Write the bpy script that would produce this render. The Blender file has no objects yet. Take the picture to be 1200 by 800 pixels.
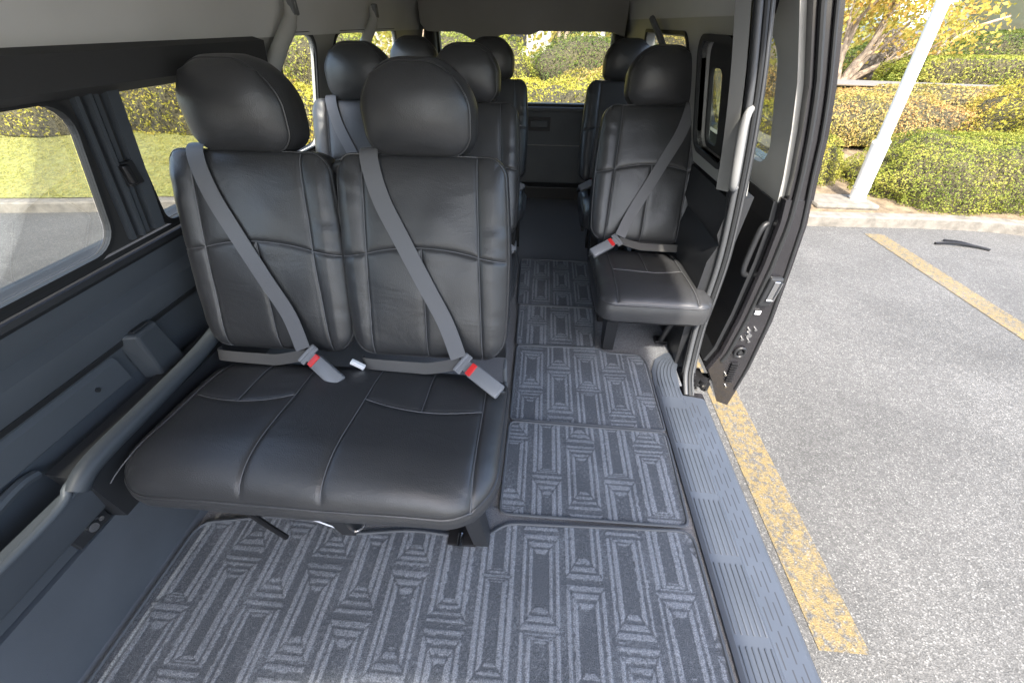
import bpy, bmesh, math, random
import numpy as np
from mathutils import Vector, Matrix, noise
from mathutils.geometry import tessellate_polygon
random.seed(7); rng = np.random.default_rng(7)
R = math.radians

# ------------------------------------------------------------------ camera, world, sun, exposure
sc = bpy.context.scene
COL = sc.collection
F, VX, VY, ROLL, H = 440.0, 43.0, 373.0, -0.010, 1.25
Yc = np.array([VX, VY, F]); Yc /= np.linalg.norm(Yc)
Hc = np.array([math.cos(ROLL), math.sin(ROLL), 0.0])
Zc = np.cross(Hc, Yc); Zc /= np.linalg.norm(Zc)
if Zc[1] < 0: Zc = -Zc
Xc = -np.cross(Yc, Zc)
cam_d = bpy.data.cameras.new('camera'); cam = bpy.data.objects.new('camera', cam_d); COL.objects.link(cam)
right = Vector((Xc[0], Yc[0], Zc[0])); up = Vector((Xc[1], Yc[1], Zc[1])); fwd = Vector((Xc[2], Yc[2], Zc[2]))
M = Matrix((right, up, -fwd)).transposed().to_4x4(); M.translation = (0, 0, H)
cam.matrix_world = M
cam_d.sensor_width = 36; cam_d.lens = F / 1200 * 36; cam_d.clip_start = 0.02; cam_d.clip_end = 2000
sc.camera = cam

w = bpy.data.worlds.new('World'); sc.world = w; w.use_nodes = True
SUN_EL, SUN_AZ = 54, 180            # azimuth measured from +Y (behind the van) towards +X
nt = w.node_tree; bg = nt.nodes['Background']
sky = nt.nodes.new('ShaderNodeTexSky'); sky.sky_type = 'NISHITA'; sky.sun_disc = False
sky.sun_elevation = R(SUN_EL); sky.sun_rotation = R(SUN_AZ); sky.air_density = 1.0; sky.dust_density = 3.0
nt.links.new(sky.outputs[0], bg.inputs[0]); bg.inputs[1].default_value = 0.15
sl = bpy.data.lights.new('sun', 'SUN'); sl.energy = 2.4; sl.angle = R(2.0); sl.color = (1, .94, .84)
so = bpy.data.objects.new('sun', sl); COL.objects.link(so)
dsun = Vector((math.sin(R(SUN_AZ)) * math.cos(R(SUN_EL)), math.cos(R(SUN_AZ)) * math.cos(R(SUN_EL)), math.sin(R(SUN_EL))))
so.rotation_euler = (-dsun).to_track_quat('-Z', 'Y').to_euler()
sc.view_settings.view_transform = 'Standard'; sc.view_settings.look = 'None'
sc.view_settings.gamma = 1; sc.view_settings.exposure = 2.25
sc.render.engine = 'CYCLES'; sc.cycles.use_denoising = True
sc.cycles.max_bounces = 10; sc.cycles.diffuse_bounces = 5; sc.cycles.transparent_max_bounces = 16
sc.cycles.sample_clamp_indirect = 6

# ------------------------------------------------------------------ materials
def mat(name, col, rough=.5, metal=0, spec=.5, noise_s=0, noise_amt=0, bump_s=0, bump=0, bump_d=.002, coat=0, voro=False, sheen=0):
    m = bpy.data.materials.new(name); m.use_nodes = True; n = m.node_tree; L = n.links
    b = n.nodes['Principled BSDF']
    b.inputs['Base Color'].default_value = (*col, 1); b.inputs['Roughness'].default_value = rough
    b.inputs['Metallic'].default_value = metal; b.inputs['Specular IOR Level'].default_value = spec
    b.inputs['Coat Weight'].default_value = coat; b.inputs['Sheen Weight'].default_value = sheen
    tc = n.nodes.new('ShaderNodeTexCoord')
    if noise_s:
        t = n.nodes.new('ShaderNodeTexNoise'); t.inputs['Scale'].default_value = noise_s; t.inputs['Detail'].default_value = 5
        L.new(tc.outputs['Object'], t.inputs['Vector'])
        r = n.nodes.new('ShaderNodeMapRange'); r.inputs['From Min'].default_value = .3; r.inputs['From Max'].default_value = .7
        r.inputs['To Min'].default_value = 1 - noise_amt; r.inputs['To Max'].default_value = 1 + noise_amt
        L.new(t.outputs['Fac'], r.inputs['Value'])
        mx = n.nodes.new('ShaderNodeVectorMath'); mx.operation = 'SCALE'; mx.inputs[0].default_value = col
        L.new(r.outputs[0], mx.inputs['Scale']); L.new(mx.outputs[0], b.inputs['Base Color'])
    if bump_s:
        t = n.nodes.new('ShaderNodeTexVoronoi' if voro else 'ShaderNodeTexNoise'); t.inputs['Scale'].default_value = bump_s
        L.new(tc.outputs['Object'], t.inputs['Vector'])
        bp = n.nodes.new('ShaderNodeBump'); bp.inputs['Strength'].default_value = bump; bp.inputs['Distance'].default_value = bump_d
        L.new(t.outputs['Distance' if voro else 'Fac'], bp.inputs['Height']); L.new(bp.outputs[0], b.inputs['Normal'])
    return m

def leather(name, col, rough=.42):
    m = mat(name, col, rough, spec=.6, noise_s=4, noise_amt=.1); n = m.node_tree; L = n.links; b = n.nodes['Principled BSDF']
    tc = n.nodes['Texture Coordinate']
    v = n.nodes.new('ShaderNodeTexVoronoi'); v.inputs['Scale'].default_value = 420; L.new(tc.outputs['Object'], v.inputs['Vector'])
    b1 = n.nodes.new('ShaderNodeBump'); b1.inputs['Strength'].default_value = .4; b1.inputs['Distance'].default_value = .0008
    L.new(v.outputs['Distance'], b1.inputs['Height'])
    mp = n.nodes.new('ShaderNodeMapping'); mp.inputs['Scale'].default_value = (6, 10, 10); L.new(tc.outputs['Object'], mp.inputs['Vector'])
    t = n.nodes.new('ShaderNodeTexNoise'); t.inputs['Scale'].default_value = 1; t.inputs['Detail'].default_value = 3; t.inputs['Distortion'].default_value = .8
    L.new(mp.outputs[0], t.inputs['Vector'])
    b2 = n.nodes.new('ShaderNodeBump'); b2.inputs['Strength'].default_value = .24; b2.inputs['Distance'].default_value = .012
    L.new(t.outputs['Fac'], b2.inputs['Height']); L.new(b1.outputs[0], b2.inputs['Normal']); L.new(b2.outputs[0], b.inputs['Normal'])
    return m

LEATHER = leather('black_leatherette', (.038, .0385, .040), .34)
SEAM_HI = mat('seam_highlight', (.12, .12, .125), .45)  # lighter grey paints in the highlight that runs along the seams
PLASTD = mat('dark_rail_plastic', (.045, .052, .060), .5, noise_s=3, noise_amt=.1, bump_s=900, bump=.3, bump_d=.0006)
PLASTIC = mat('charcoal_plastic', (.068, .077, .088), .5, noise_s=3, noise_amt=.1, bump_s=900, bump=.3, bump_d=.0006)
KICK = mat('grey_kick_plastic', (.075, .084, .097), .6, noise_s=5, noise_amt=.12, bump_s=700, bump=.5, bump_d=.0008)
BLACKP = mat('black_plastic', (.022, .023, .025), .45, bump_s=700, bump=.15, bump_d=.0005)
BAND = mat('black_trim', (.035, .035, .035), .8, bump_s=600, bump=.2, bump_d=.0005)
RUBBER = mat('rubber_seal', (.018, .019, .020), .6)
GREIGE = mat('headliner_cloth', (.62, .62, .60), .9, noise_s=3, noise_amt=.05, bump_s=900, bump=.3, bump_d=.001)
TRIMG = mat('pale_pillar_trim', (.36, .36, .34), .55, noise_s=5, noise_amt=.05, bump_s=900, bump=.2, bump_d=.0006)
TRIMD = mat('dimmed_pillar_trim', (.17, .17, .16), .6, noise_s=5, noise_amt=.05)  # pale trim darkened in its colour, so the doorway light leaves it dim
SEALG = mat('grey_seal_edge', (.065, .067, .07), .5)
CHAR = mat('charcoal_header', (.26, .255, .24), .8, noise_s=3, noise_amt=.08, bump_s=800, bump=.3, bump_d=.001)
HATCHM = mat('hatch_trim_plastic', (.13, .138, .145), .6, noise_s=4, noise_amt=.1)
CARPET = mat('floor_carpet', (.20, .20, .205), 1, spec=.1, noise_s=350, noise_amt=.45, bump_s=500, bump=.8, bump_d=.004)
DCARPET = mat('speckled_carpet', (.17, .175, .185), 1, spec=.1, noise_s=420, noise_amt=.6, bump_s=500, bump=.9, bump_d=.004)
PAINT = mat('black_body_paint', (.018, .017, .019), .22, spec=.6, coat=.6, noise_s=6, noise_amt=.2)
METAL = mat('bright_metal', (.6, .6, .6), .25, 1)
DMETAL = mat('dark_metal', (.03, .03, .032), .4, .6)
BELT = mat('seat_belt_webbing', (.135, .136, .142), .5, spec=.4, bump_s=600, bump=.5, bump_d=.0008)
BELTD = mat('shaded_belt_webbing', (.085, .082, .078), .6, bump_s=600, bump=.5, bump_d=.0008)  # belt colour darkened to put the lap belts in shade
BUCKLE = mat('buckle_shell', (.20, .205, .215), .35)
RED = mat('red_button', (.65, .03, .03), .3)
WHITE = mat('white_label', (.8, .8, .8), .5)
STEP = mat('blue_grey_step_plastic', (.058, .068, .086), .5, noise_s=6, noise_amt=.08, bump_s=600, bump=.2, bump_d=.0006)
STEPD = mat('step_slot', (.03, .033, .04), .6)
SILVER = mat('satin_handle', (.24, .24, .235), .4)
POLEM = mat('white_pole_paint', (.82, .82, .80), .35, noise_s=6, noise_amt=.05)
BAND_M = mat('pole_joint_grey', (.45, .45, .44), .5)
CONC = mat('kerb_concrete', (.17, .155, .13), .9, noise_s=9, noise_amt=.3, bump_s=40, bump=.6, bump_d=.01)
CONC2 = mat('pale_wall', (.6, .58, .54), .9, noise_s=2, noise_amt=.08)
BARK = mat('bark', (.30, .235, .17), .9, noise_s=14, noise_amt=.35, bump_s=40, bump=.8, bump_d=.01)
SOIL = mat('soil', (.16, .12, .075), 1, noise_s=8, noise_amt=.5, bump_s=30, bump=.8, bump_d=.02)
TARP = mat('pale_teal_tarp', (.55, .74, .74), .5, noise_s=1, noise_amt=.1)
PATHM = mat('path_paving', (.15, .145, .135), .9, noise_s=10, noise_amt=.12)
ROCK = mat('dark_rock', (.16, .14, .12), .9, noise_s=6, noise_amt=.4, bump_s=12, bump=1, bump_d=.05)

def glass(name, tint, refl=.5):
    m = bpy.data.materials.new(name); m.use_nodes = True; n = m.node_tree; L = n.links
    for x in list(n.nodes): n.nodes.remove(x)
    o = n.nodes.new('ShaderNodeOutputMaterial'); t = n.nodes.new('ShaderNodeBsdfTransparent'); t.inputs[0].default_value = (*tint, 1)
    g = n.nodes.new('ShaderNodeBsdfGlossy'); g.inputs['Roughness'].default_value = .02
    fr = n.nodes.new('ShaderNodeFresnel'); fr.inputs[0].default_value = 1.45
    mu = n.nodes.new('ShaderNodeMath'); mu.operation = 'MULTIPLY'; mu.inputs[1].default_value = refl
    mx = n.nodes.new('ShaderNodeMixShader'); L.new(fr.outputs[0], mu.inputs[0]); L.new(mu.outputs[0], mx.inputs[0])
    L.new(t.outputs[0], mx.inputs[1]); L.new(g.outputs[0], mx.inputs[2]); L.new(mx.outputs[0], o.inputs[0])
    return m
GLASS = glass('window_glass', (.90, .93, .90), .5)
TINT = glass('privacy_glass', (.55, .58, .52), .5)

def leafmat(name, cols, trans=.35, patch=None):
    """leaf colour differs from leaf to leaf, and by clump; thin leaves let light through"""
    m = bpy.data.materials.new(name); m.use_nodes = True; n = m.node_tree; L = n.links
    b = n.nodes['Principled BSDF']; out = n.nodes['Material Output']; b.inputs['Roughness'].default_value = .6; b.inputs['Specular IOR Level'].default_value = .25
    g = n.nodes.new('ShaderNodeNewGeometry'); r = n.nodes.new('ShaderNodeValToRGB')
    while len(r.color_ramp.elements) < len(cols): r.color_ramp.elements.new(.5)
    for i, c in enumerate(cols):
        r.color_ramp.elements[i].position = i / (len(cols) - 1); r.color_ramp.elements[i].color = (*c, 1)
    tc = n.nodes.new('ShaderNodeTexCoord'); t = n.nodes.new('ShaderNodeTexNoise'); t.inputs['Scale'].default_value = 1.3; t.inputs['Detail'].default_value = 3
    L.new(tc.outputs['Object'], t.inputs['Vector'])
    mm = n.nodes.new('ShaderNodeMath'); mm.operation = 'MULTIPLY_ADD'; mm.inputs[1].default_value = 1.9; mm.inputs[2].default_value = -.95
    L.new(t.outputs['Fac'], mm.inputs[0])
    ad = n.nodes.new('ShaderNodeMath'); ad.operation = 'MULTIPLY_ADD'; ad.inputs[1].default_value = .6; ad.use_clamp = True
    L.new(g.outputs['Random Per Island'], ad.inputs[0])
    a2 = n.nodes.new('ShaderNodeMath'); a2.operation = 'ADD'; a2.inputs[1].default_value = .2; L.new(mm.outputs[0], a2.inputs[0])
    L.new(a2.outputs[0], ad.inputs[2]); L.new(ad.outputs[0], r.inputs[0]); L.new(r.outputs[0], b.inputs['Base Color'])
    tr = n.nodes.new('ShaderNodeBsdfTranslucent'); L.new(r.outputs[0], tr.inputs[0])
    mx = n.nodes.new('ShaderNodeMixShader'); mx.inputs[0].default_value = trans
    L.new(b.outputs[0], mx.inputs[1]); L.new(tr.outputs[0], mx.inputs[2]); L.new(mx.outputs[0], out.inputs[0])
    return m
LF_Y = leafmat('leaf_yellow_green', [(.22, .22, .03), (.40, .37, .05), (.55, .47, .08), (.48, .33, .09)], .4)
LF_G = leafmat('leaf_green', [(.10, .14, .02), (.22, .26, .04), (.34, .34, .06), (.42, .37, .08)], .4)
LF_O = leafmat('leaf_orange_brown', [(.22, .22, .05), (.38, .31, .08), (.46, .32, .11), (.44, .24, .10)])
LF_D = leafmat('leaf_dark_hedge', [(.05, .08, .018), (.09, .13, .025), (.15, .18, .035), (.2, .2, .05)])
LF_T = leafmat('leaf_tree', [(.18, .22, .05), (.36, .36, .09), (.50, .45, .12), (.55, .42, .12)], .5)
LF_A = leafmat('leaf_autumn_tree', [(.32, .32, .06), (.50, .42, .08), (.60, .42, .10), (.56, .32, .09)], .5)
GRASSL = leafmat('grass_blade', [(.20, .22, .05), (.32, .31, .07), (.42, .37, .10), (.45, .38, .15)], .3)
TWIG = mat('hedge_inner_twigs', (.07, .06, .03), 1, noise_s=25, noise_amt=.6, bump_s=50, bump=1, bump_d=.03)

def asphalt_nodes(m, yellow=False):
    m.use_nodes = True; n = m.node_tree; L = n.links; b = n.nodes['Principled BSDF']; b.inputs['Roughness'].default_value = .85
    tc = n.nodes.new('ShaderNodeTexCoord')
    v = n.nodes.new('ShaderNodeTexVoronoi'); v.inputs['Scale'].default_value = 190; L.new(tc.outputs['Object'], v.inputs['Vector'])
    sp = n.nodes.new('ShaderNodeSeparateColor'); L.new(v.outputs['Color'], sp.inputs[0])
    r = n.nodes.new('ShaderNodeValToRGB'); e = r.color_ramp.elements
    e[0].position = 0; e[0].color = (.066, .065, .061, 1); e[1].position = 1; e[1].color = (.22, .215, .20, 1)
    for p, c in ((.45, (.088, .086, .081, 1)), (.8, (.112, .109, .103, 1)), (.93, (.15, .147, .138, 1))):
        q = e.new(p); q.color = c
    L.new(sp.outputs[0], r.inputs[0])
    t = n.nodes.new('ShaderNodeTexNoise'); t.inputs['Scale'].default_value = 1.1; t.inputs['Detail'].default_value = 6; L.new(tc.outputs['Object'], t.inputs['Vector'])
    mr = n.nodes.new('ShaderNodeMapRange'); mr.inputs['From Min'].default_value = .3; mr.inputs['From Max'].default_value = .7
    mr.inputs['To Min'].default_value = .82; mr.inputs['To Max'].default_value = 1.15; L.new(t.outputs['Fac'], mr.inputs['Value'])
    s = n.nodes.new('ShaderNodeVectorMath'); s.operation = 'SCALE'; L.new(r.outputs[0], s.inputs[0]); L.new(mr.outputs[0], s.inputs['Scale'])
    # darker stains and fine cracks
    t2 = n.nodes.new('ShaderNodeTexNoise'); t2.inputs['Scale'].default_value = .55; t2.inputs['Detail'].default_value = 8; t2.inputs['Roughness'].default_value = .65; t2.inputs['Distortion'].default_value = .6
    L.new(tc.outputs['Object'], t2.inputs['Vector'])
    r2 = n.nodes.new('ShaderNodeMapRange'); r2.inputs['From Min'].default_value = .52; r2.inputs['From Max'].default_value = .68; r2.inputs['To Min'].default_value = 1; r2.inputs['To Max'].default_value = .74; L.new(t2.outputs['Fac'], r2.inputs['Value'])
    t3 = n.nodes.new('ShaderNodeTexNoise'); t3.inputs['Scale'].default_value = 30; t3.inputs['Detail'].default_value = 3; L.new(tc.outputs['Object'], t3.inputs['Vector'])
    r3 = n.nodes.new('ShaderNodeMapRange'); r3.inputs['From Min'].default_value = .3; r3.inputs['From Max'].default_value = .7; r3.inputs['To Min'].default_value = .88; r3.inputs['To Max'].default_value = 1.12; L.new(t3.outputs['Fac'], r3.inputs['Value'])
    m4 = n.nodes.new('ShaderNodeMath'); m4.operation = 'MULTIPLY'; L.new(r2.outputs[0], m4.inputs[0]); L.new(r3.outputs[0], m4.inputs[1])
    s3 = n.nodes.new('ShaderNodeVectorMath'); s3.operation = 'SCALE'; L.new(s.outputs[0], s3.inputs[0]); L.new(m4.outputs[0], s3.inputs['Scale'])
    cur = s3.outputs[0]
    if yellow:
        ns = n.nodes.new('ShaderNodeTexNoise'); ns.inputs['Scale'].default_value = 38; ns.inputs['Detail'].default_value = 6; ns.inputs['Roughness'].default_value = .75
        L.new(tc.outputs['Object'], ns.inputs['Vector'])
        m2 = n.nodes.new('ShaderNodeMapRange'); m2.inputs['From Min'].default_value = .40; m2.inputs['From Max'].default_value = .56; L.new(ns.outputs['Fac'], m2.inputs['Value'])
        mc = n.nodes.new('ShaderNodeMix'); mc.data_type = 'RGBA'
        yl = n.nodes.new('ShaderNodeMix'); yl.data_type = 'RGBA'; yl.blend_type = 'MULTIPLY'; yl.inputs[0].default_value = .55
        yl.inputs[6].default_value = (.27, .20, .085, 1)
        ml = n.nodes.new('ShaderNodeVectorMath'); ml.operation = 'SCALE'; ml.inputs['Scale'].default_value = 5.0; L.new(cur, ml.inputs[0]); L.new(ml.outputs[0], yl.inputs[7])
        L.new(m2.outputs[0], mc.inputs[0]); L.new(cur, mc.inputs[6]); L.new(yl.outputs[2], mc.inputs[7]); cur = mc.outputs[2]
    L.new(cur, b.inputs['Base Color'])
    bp = n.nodes.new('ShaderNodeBump'); bp.inputs['Strength'].default_value = .6; bp.inputs['Distance'].default_value = .004
    L.new(v.outputs['Distance'], bp.inputs['Height']); L.new(bp.outputs[0], b.inputs['Normal'])
    return m
ASPH = asphalt_nodes(bpy.data.materials.new('asphalt'))
YLINE = asphalt_nodes(bpy.data.materials.new('worn_yellow_paint'), True)

# ------------------------------------------------------------------ helpers
def mk(name, V, Fc, m, parent=None, smooth=False, loc=None):
    me = bpy.data.meshes.new(name); me.from_pydata([tuple(map(float, v)) for v in V], [], [tuple(f) for f in Fc]); me.update()
    if smooth: me.polygons.foreach_set('use_smooth', [True] * len(me.polygons))
    if m: me.materials.append(m)
    o = bpy.data.objects.new(name, me); COL.objects.link(o)
    if parent: o.parent = parent
    if loc: o.location = loc
    return o
def empty(name, loc=(0, 0, 0)):
    o = bpy.data.objects.new(name, None); o.empty_display_size = .1; COL.objects.link(o); o.location = loc; return o
def tag(o, label, cat, group=None, kind=None):
    o['label'] = label; o['category'] = cat
    if group: o['group'] = group
    if kind: o['kind'] = kind
    return o
class MB:
    """collects simple shapes, then builds ONE mesh object"""
    def __init__(s): s.V = []; s.F = []
    def add(s, V, Fc):
        k = len(s.V); s.V += [tuple(v) for v in V]; s.F += [tuple(i + k for i in f) for f in Fc]; return s
    def box(s, c, d, rot=None, bev=0.0):
        bm = bmesh.new(); bmesh.ops.create_cube(bm, size=1)
        for v in bm.verts: v.co = Vector((v.co.x * d[0], v.co.y * d[1], v.co.z * d[2]))
        if bev: bmesh.ops.bevel(bm, geom=list(bm.edges), offset=bev, segments=2, affect='EDGES', profile=.5)
        m3 = rot if rot else Matrix.Identity(3)
        bm.verts.index_update()
        s.add([m3 @ v.co + Vector(c) for v in bm.verts], [[v.index for v in f.verts] for f in bm.faces]); bm.free(); return s
    def tube(s, pts, r, n=8, closed=False):
        P = [Vector(p) for p in pts]; N = len(P); V = []; rr = r if hasattr(r, '__len__') else [r] * N
        prev = None
        for i, p in enumerate(P):
            a = P[(i - 1) % N] if (closed or i > 0) else P[i]; b = P[(i + 1) % N] if (closed or i < N - 1) else P[i]
            t = (b - a).normalized()
            if prev is None: u = t.orthogonal().normalized()
            else:
                u = prev - t * prev.dot(t); u = u.normalized() if u.length > 1e-6 else t.orthogonal().normalized()
            prev = u; v = t.cross(u)
            V += [p + (u * math.cos(2 * math.pi * k / n) + v * math.sin(2 * math.pi * k / n)) * rr[i] for k in range(n)]
        Fc = []
        for i in range(N if closed else N - 1):
            j = (i + 1) % N
            for k in range(n): Fc.append((i * n + k, i * n + (k + 1) % n, j * n + (k + 1) % n, j * n + k))
        if not closed: Fc.append(tuple(range(n))[::-1]); Fc.append(tuple(range((N - 1) * n, N * n)))
        return s.add(V, Fc)
    def sweep(s, prof, y0, y1, ny=1, closed=False, axis=1):
        """profile of (x,z) swept along y"""
        V = []; n = len(prof)
        for j in range(ny + 1):
            y = y0 + (y1 - y0) * j / ny
            V += [(x, y, z) for x, z in prof]
        Fc = []
        for j in range(ny):
            for i in range(n if closed else n - 1):
                k = (i + 1) % n; Fc.append((j * n + i, j * n + k, (j + 1) * n + k, (j + 1) * n + i))
        if closed: Fc.append(tuple(range(n))); Fc.append(tuple(range(ny * n, ny * n + n))[::-1])
        return s.add(V, Fc)
    def build(s, name, m, parent=None, smooth=False):
        o = mk(name, s.V, s.F, m, parent, smooth)
        bm = bmesh.new(); bm.from_mesh(o.data); bmesh.ops.recalc_face_normals(bm, faces=bm.faces); bm.to_mesh(o.data); bm.free()
        if smooth:
            try: o.data.set_sharp_from_angle(angle=R(40))
            except Exception: pass
        return o
def rrect(a0, a1, b0, b1, r, n=6):
    pts = []
    for cx, cy, s in ((a1 - r, b1 - r, 0), (a0 + r, b1 - r, 90), (a0 + r, b0 + r, 180), (a1 - r, b0 + r, 270)):
        for k in range(n + 1):
            t = R(s + 90 * k / n); pts.append((cx + r * math.cos(t), cy + r * math.sin(t)))
    return pts
def smooth_path(pts, n=8):
    P = [Vector(p) for p in pts]; out = []
    for i in range(len(P) - 1):
        p0 = P[max(i - 1, 0)]; p1 = P[i]; p2 = P[i + 1]; p3 = P[min(i + 2, len(P) - 1)]
        for k in range(n):
            t = k / n
            out.append(.5 * ((2 * p1) + (p2 - p0) * t + (2 * p0 - 5 * p1 + 4 * p2 - p3) * t * t + (3 * p1 - p0 - 3 * p2 + p3) * t ** 3))
    out.append(P[-1]); return out
def panel(outer, holes, f3, thick, n_dir):
    """flat sheet with holes, given in 2-D, mapped to 3-D by f3, given a thickness along n_dir"""
    loops = [outer] + holes; flat = [p for l in loops for p in l]
    tri = tessellate_polygon([[Vector((a, b, 0)) for a, b in l] for l in loops])
    k = len(flat); nd = Vector(n_dir) * thick
    V = [Vector(f3(a, b)) for a, b in flat]; V += [v + nd for v in V]
    Fc = [tuple(t) for t in tri] + [tuple(i + k for i in t[::-1]) for t in tri]
    o = 0
    for l in loops:
        for i in range(len(l)):
            j = (i + 1) % len(l); Fc.append((o + i, o + j, o + j + k, o + i + k))
        o += len(l)
    return V, Fc
def ring(inner, width, f3, thick, n_dir):
    """frame strip round a closed 2-D loop"""
    cx = sum(p[0] for p in inner) / len(inner); cy = sum(p[1] for p in inner) / len(inner)
    N = len(inner); out = []
    for i in range(N):
        a = Vector(inner[i - 1]); b = Vector(inner[(i + 1) % N]); t = (b - a).normalized(); nn = Vector((t.y, -t.x))
        if nn.dot(Vector(inner[i]) - Vector((cx, cy))) < 0: nn = -nn
        out.append((inner[i][0] + nn.x * width, inner[i][1] + nn.y * width))
    nd = Vector(n_dir) * thick
    V = [Vector(f3(*p)) for p in inner] + [Vector(f3(*p)) for p in out]; V += [v + nd for v in V]
    Fc = []
    for i in range(N):
        j = (i + 1) % N
        Fc += [(i, j, N + j, N + i), (2 * N + i, 3 * N + i, 3 * N + j, 2 * N + j), (i, 2 * N + i, 2 * N + j, j), (N + i, N + j, 3 * N + j, 3 * N + i)]
    return V, Fc

# ------------------------------------------------------------------ setting: asphalt, kerb line, planting ground
GZ = -.62
tag(mk('asphalt_ground', [(-300, -300, GZ), (300, -300, GZ), (300, 300, GZ), (-300, 300, GZ)], [(0, 1, 2, 3)], ASPH), 'grey speckled asphalt of the car park', 'ground', kind='structure')
KL = [(-30, 2.6), (-12, 3.7), (-6.7, 4.15), (-4.8, 4.4), (-2, 4.6), (1, 4.66), (3.3, 4.68), (4.9, 4.72), (5.7, 4.62), (6.4, 4.3), (7.2, 3.6), (8.4, 2.0), (9.5, -1.5), (10, -10)]
KS = [Vector((p.x, p.y)) for p in smooth_path([(a, b, 0) for a, b in KL], 6)]
def offs(P, d):
    out = []
    for i, p in enumerate(P):
        t = (P[min(i + 1, len(P) - 1)] - P[max(i - 1, 0)]).normalized(); out.append(p + Vector((-t.y, t.x)) * d)
    return out
def terr(x, y, yk):
    d = max(0, y - yk)
    return GZ + .12 + min(d, 5.2) * .145 + .03 * math.sin(x * .9) * min(1, d) + (-.035 * min(d - 5.2, 16) if d > 5.2 else 0)
# one soil sheet rising away from the kerb
Ks = offs(KS, .15); V = []; Fc = []
prm = [0, .15, .4, .8, 1.3, 2, 3, 4.2, 5.5, 8, 12, 20, 60]
for p in Ks:
    far = p.x > 6.0
    for d in prm:
        q = (p.x + (d * .9 if far else 0) * min(1, (p.x - 6) if far else 0), p.y + d * (1 if not far else max(.15, 1 - (p.x - 6) * .4)))
        V.append((q[0], q[1], GZ + .12 + min(d, 5.2) * .145 + .03 * math.sin(q[0] * .9) * min(1, d) + (-.035 * min(d - 5.2, 16) if d > 5.2 else 0)))
n = len(prm)
for i in range(len(Ks) - 1):
    for j in range(n - 1): Fc.append((i * n + j, (i + 1) * n + j, (i + 1) * n + j + 1, i * n + j + 1))
tag(mk('planting_soil', V, Fc, SOIL, smooth=True), 'brown soil sloping up behind the kerb', 'soil', kind='structure')
def kerb_y(x):
    for a, b in zip(KS[:-1], KS[1:]):
        if a.x <= x <= b.x: return a.y + (b.y - a.y) * (x - a.x) / (b.x - a.x)
    return 4.6
def ter(x, y): return terr(x, y, kerb_y(x) + .15)
# kerb as short cast stones in one run
pr = [(0, 0), (.012, .105), (.03, .122), (.15, .124), (.15, 0)]
V = []; Fc = []
for i, p in enumerate(KS):
    for d, z in pr:
        q = offs(KS, d)[i]; V.append((q.x, q.y, GZ + z))
n = len(pr)
for i in range(len(KS) - 1):
    for j in range(n - 1): Fc.append((i * n + j, (i + 1) * n + j, (i + 1) * n + j + 1, i * n + j + 1))
tag(mk('kerb', V, Fc, CONC), 'weathered pale concrete kerb edging the planting', 'kerb', kind='structure')
def sheet(name, x0, x1, y0, y1, z, m, label, cat, **k):
    o = mk(name, [(x0, y0, z), (x1, y0, z), (x1, y1, z), (x0, y1, z)], [(0, 1, 2, 3)], m); return tag(o, label, cat, **k)
sheet('parking_line', 1.19, 1.385, .43, 4.6, GZ + .004, YLINE, 'worn yellow parking line beside the van step', 'road marking', kind='structure')
sheet('parking_line', 3.85, 4.06, .43, 4.5, GZ + .004, YLINE, 'worn yellow parking line out across the bay, right of the van', 'road marking', kind='structure')

# ------------------------------------------------------------------ vegetation
def leaf_mesh(name, P, N, size, m, parent=None, aspect=.5, jit=.9):
    """P (n,3) positions, N (n,3) outward normals; one small bent leaf at each"""
    n = len(P); Nn = N + rng.normal(0, jit, (n, 3)); Nn /= np.linalg.norm(Nn, axis=1)[:, None]
    a = np.cross(Nn, rng.normal(0, 1, (n, 3))); a /= np.linalg.norm(a, axis=1)[:, None]; b = np.cross(Nn, a)
    s = (size * rng.uniform(.65, 1.35, n))[:, None]
    V = np.stack([P - a * s * .5, P + b * s * aspect * .5 + Nn * s * .1, P + a * s * .5, P - b * s * aspect * .5 + Nn * s * .1], 1).reshape(-1, 3)
    me = bpy.data.meshes.new(name); me.vertices.add(4 * n); me.vertices.foreach_set('co', V.ravel().astype(np.float32))
    me.loops.add(4 * n); me.loops.foreach_set('vertex_index', np.arange(4 * n, dtype=np.int32))
    me.polygons.add(n); me.polygons.foreach_set('loop_start', np.arange(0, 4 * n, 4, dtype=np.int32))
    me.materials.append(m); me.update(calc_edges=True)
    o = bpy.data.objects.new(name, me); COL.objects.link(o)
    if parent: o.parent = parent
    return o
def lump(x, y, z, s=2.2): return noise.noise(Vector((x * s, y * s, z * s + 5)))
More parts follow.
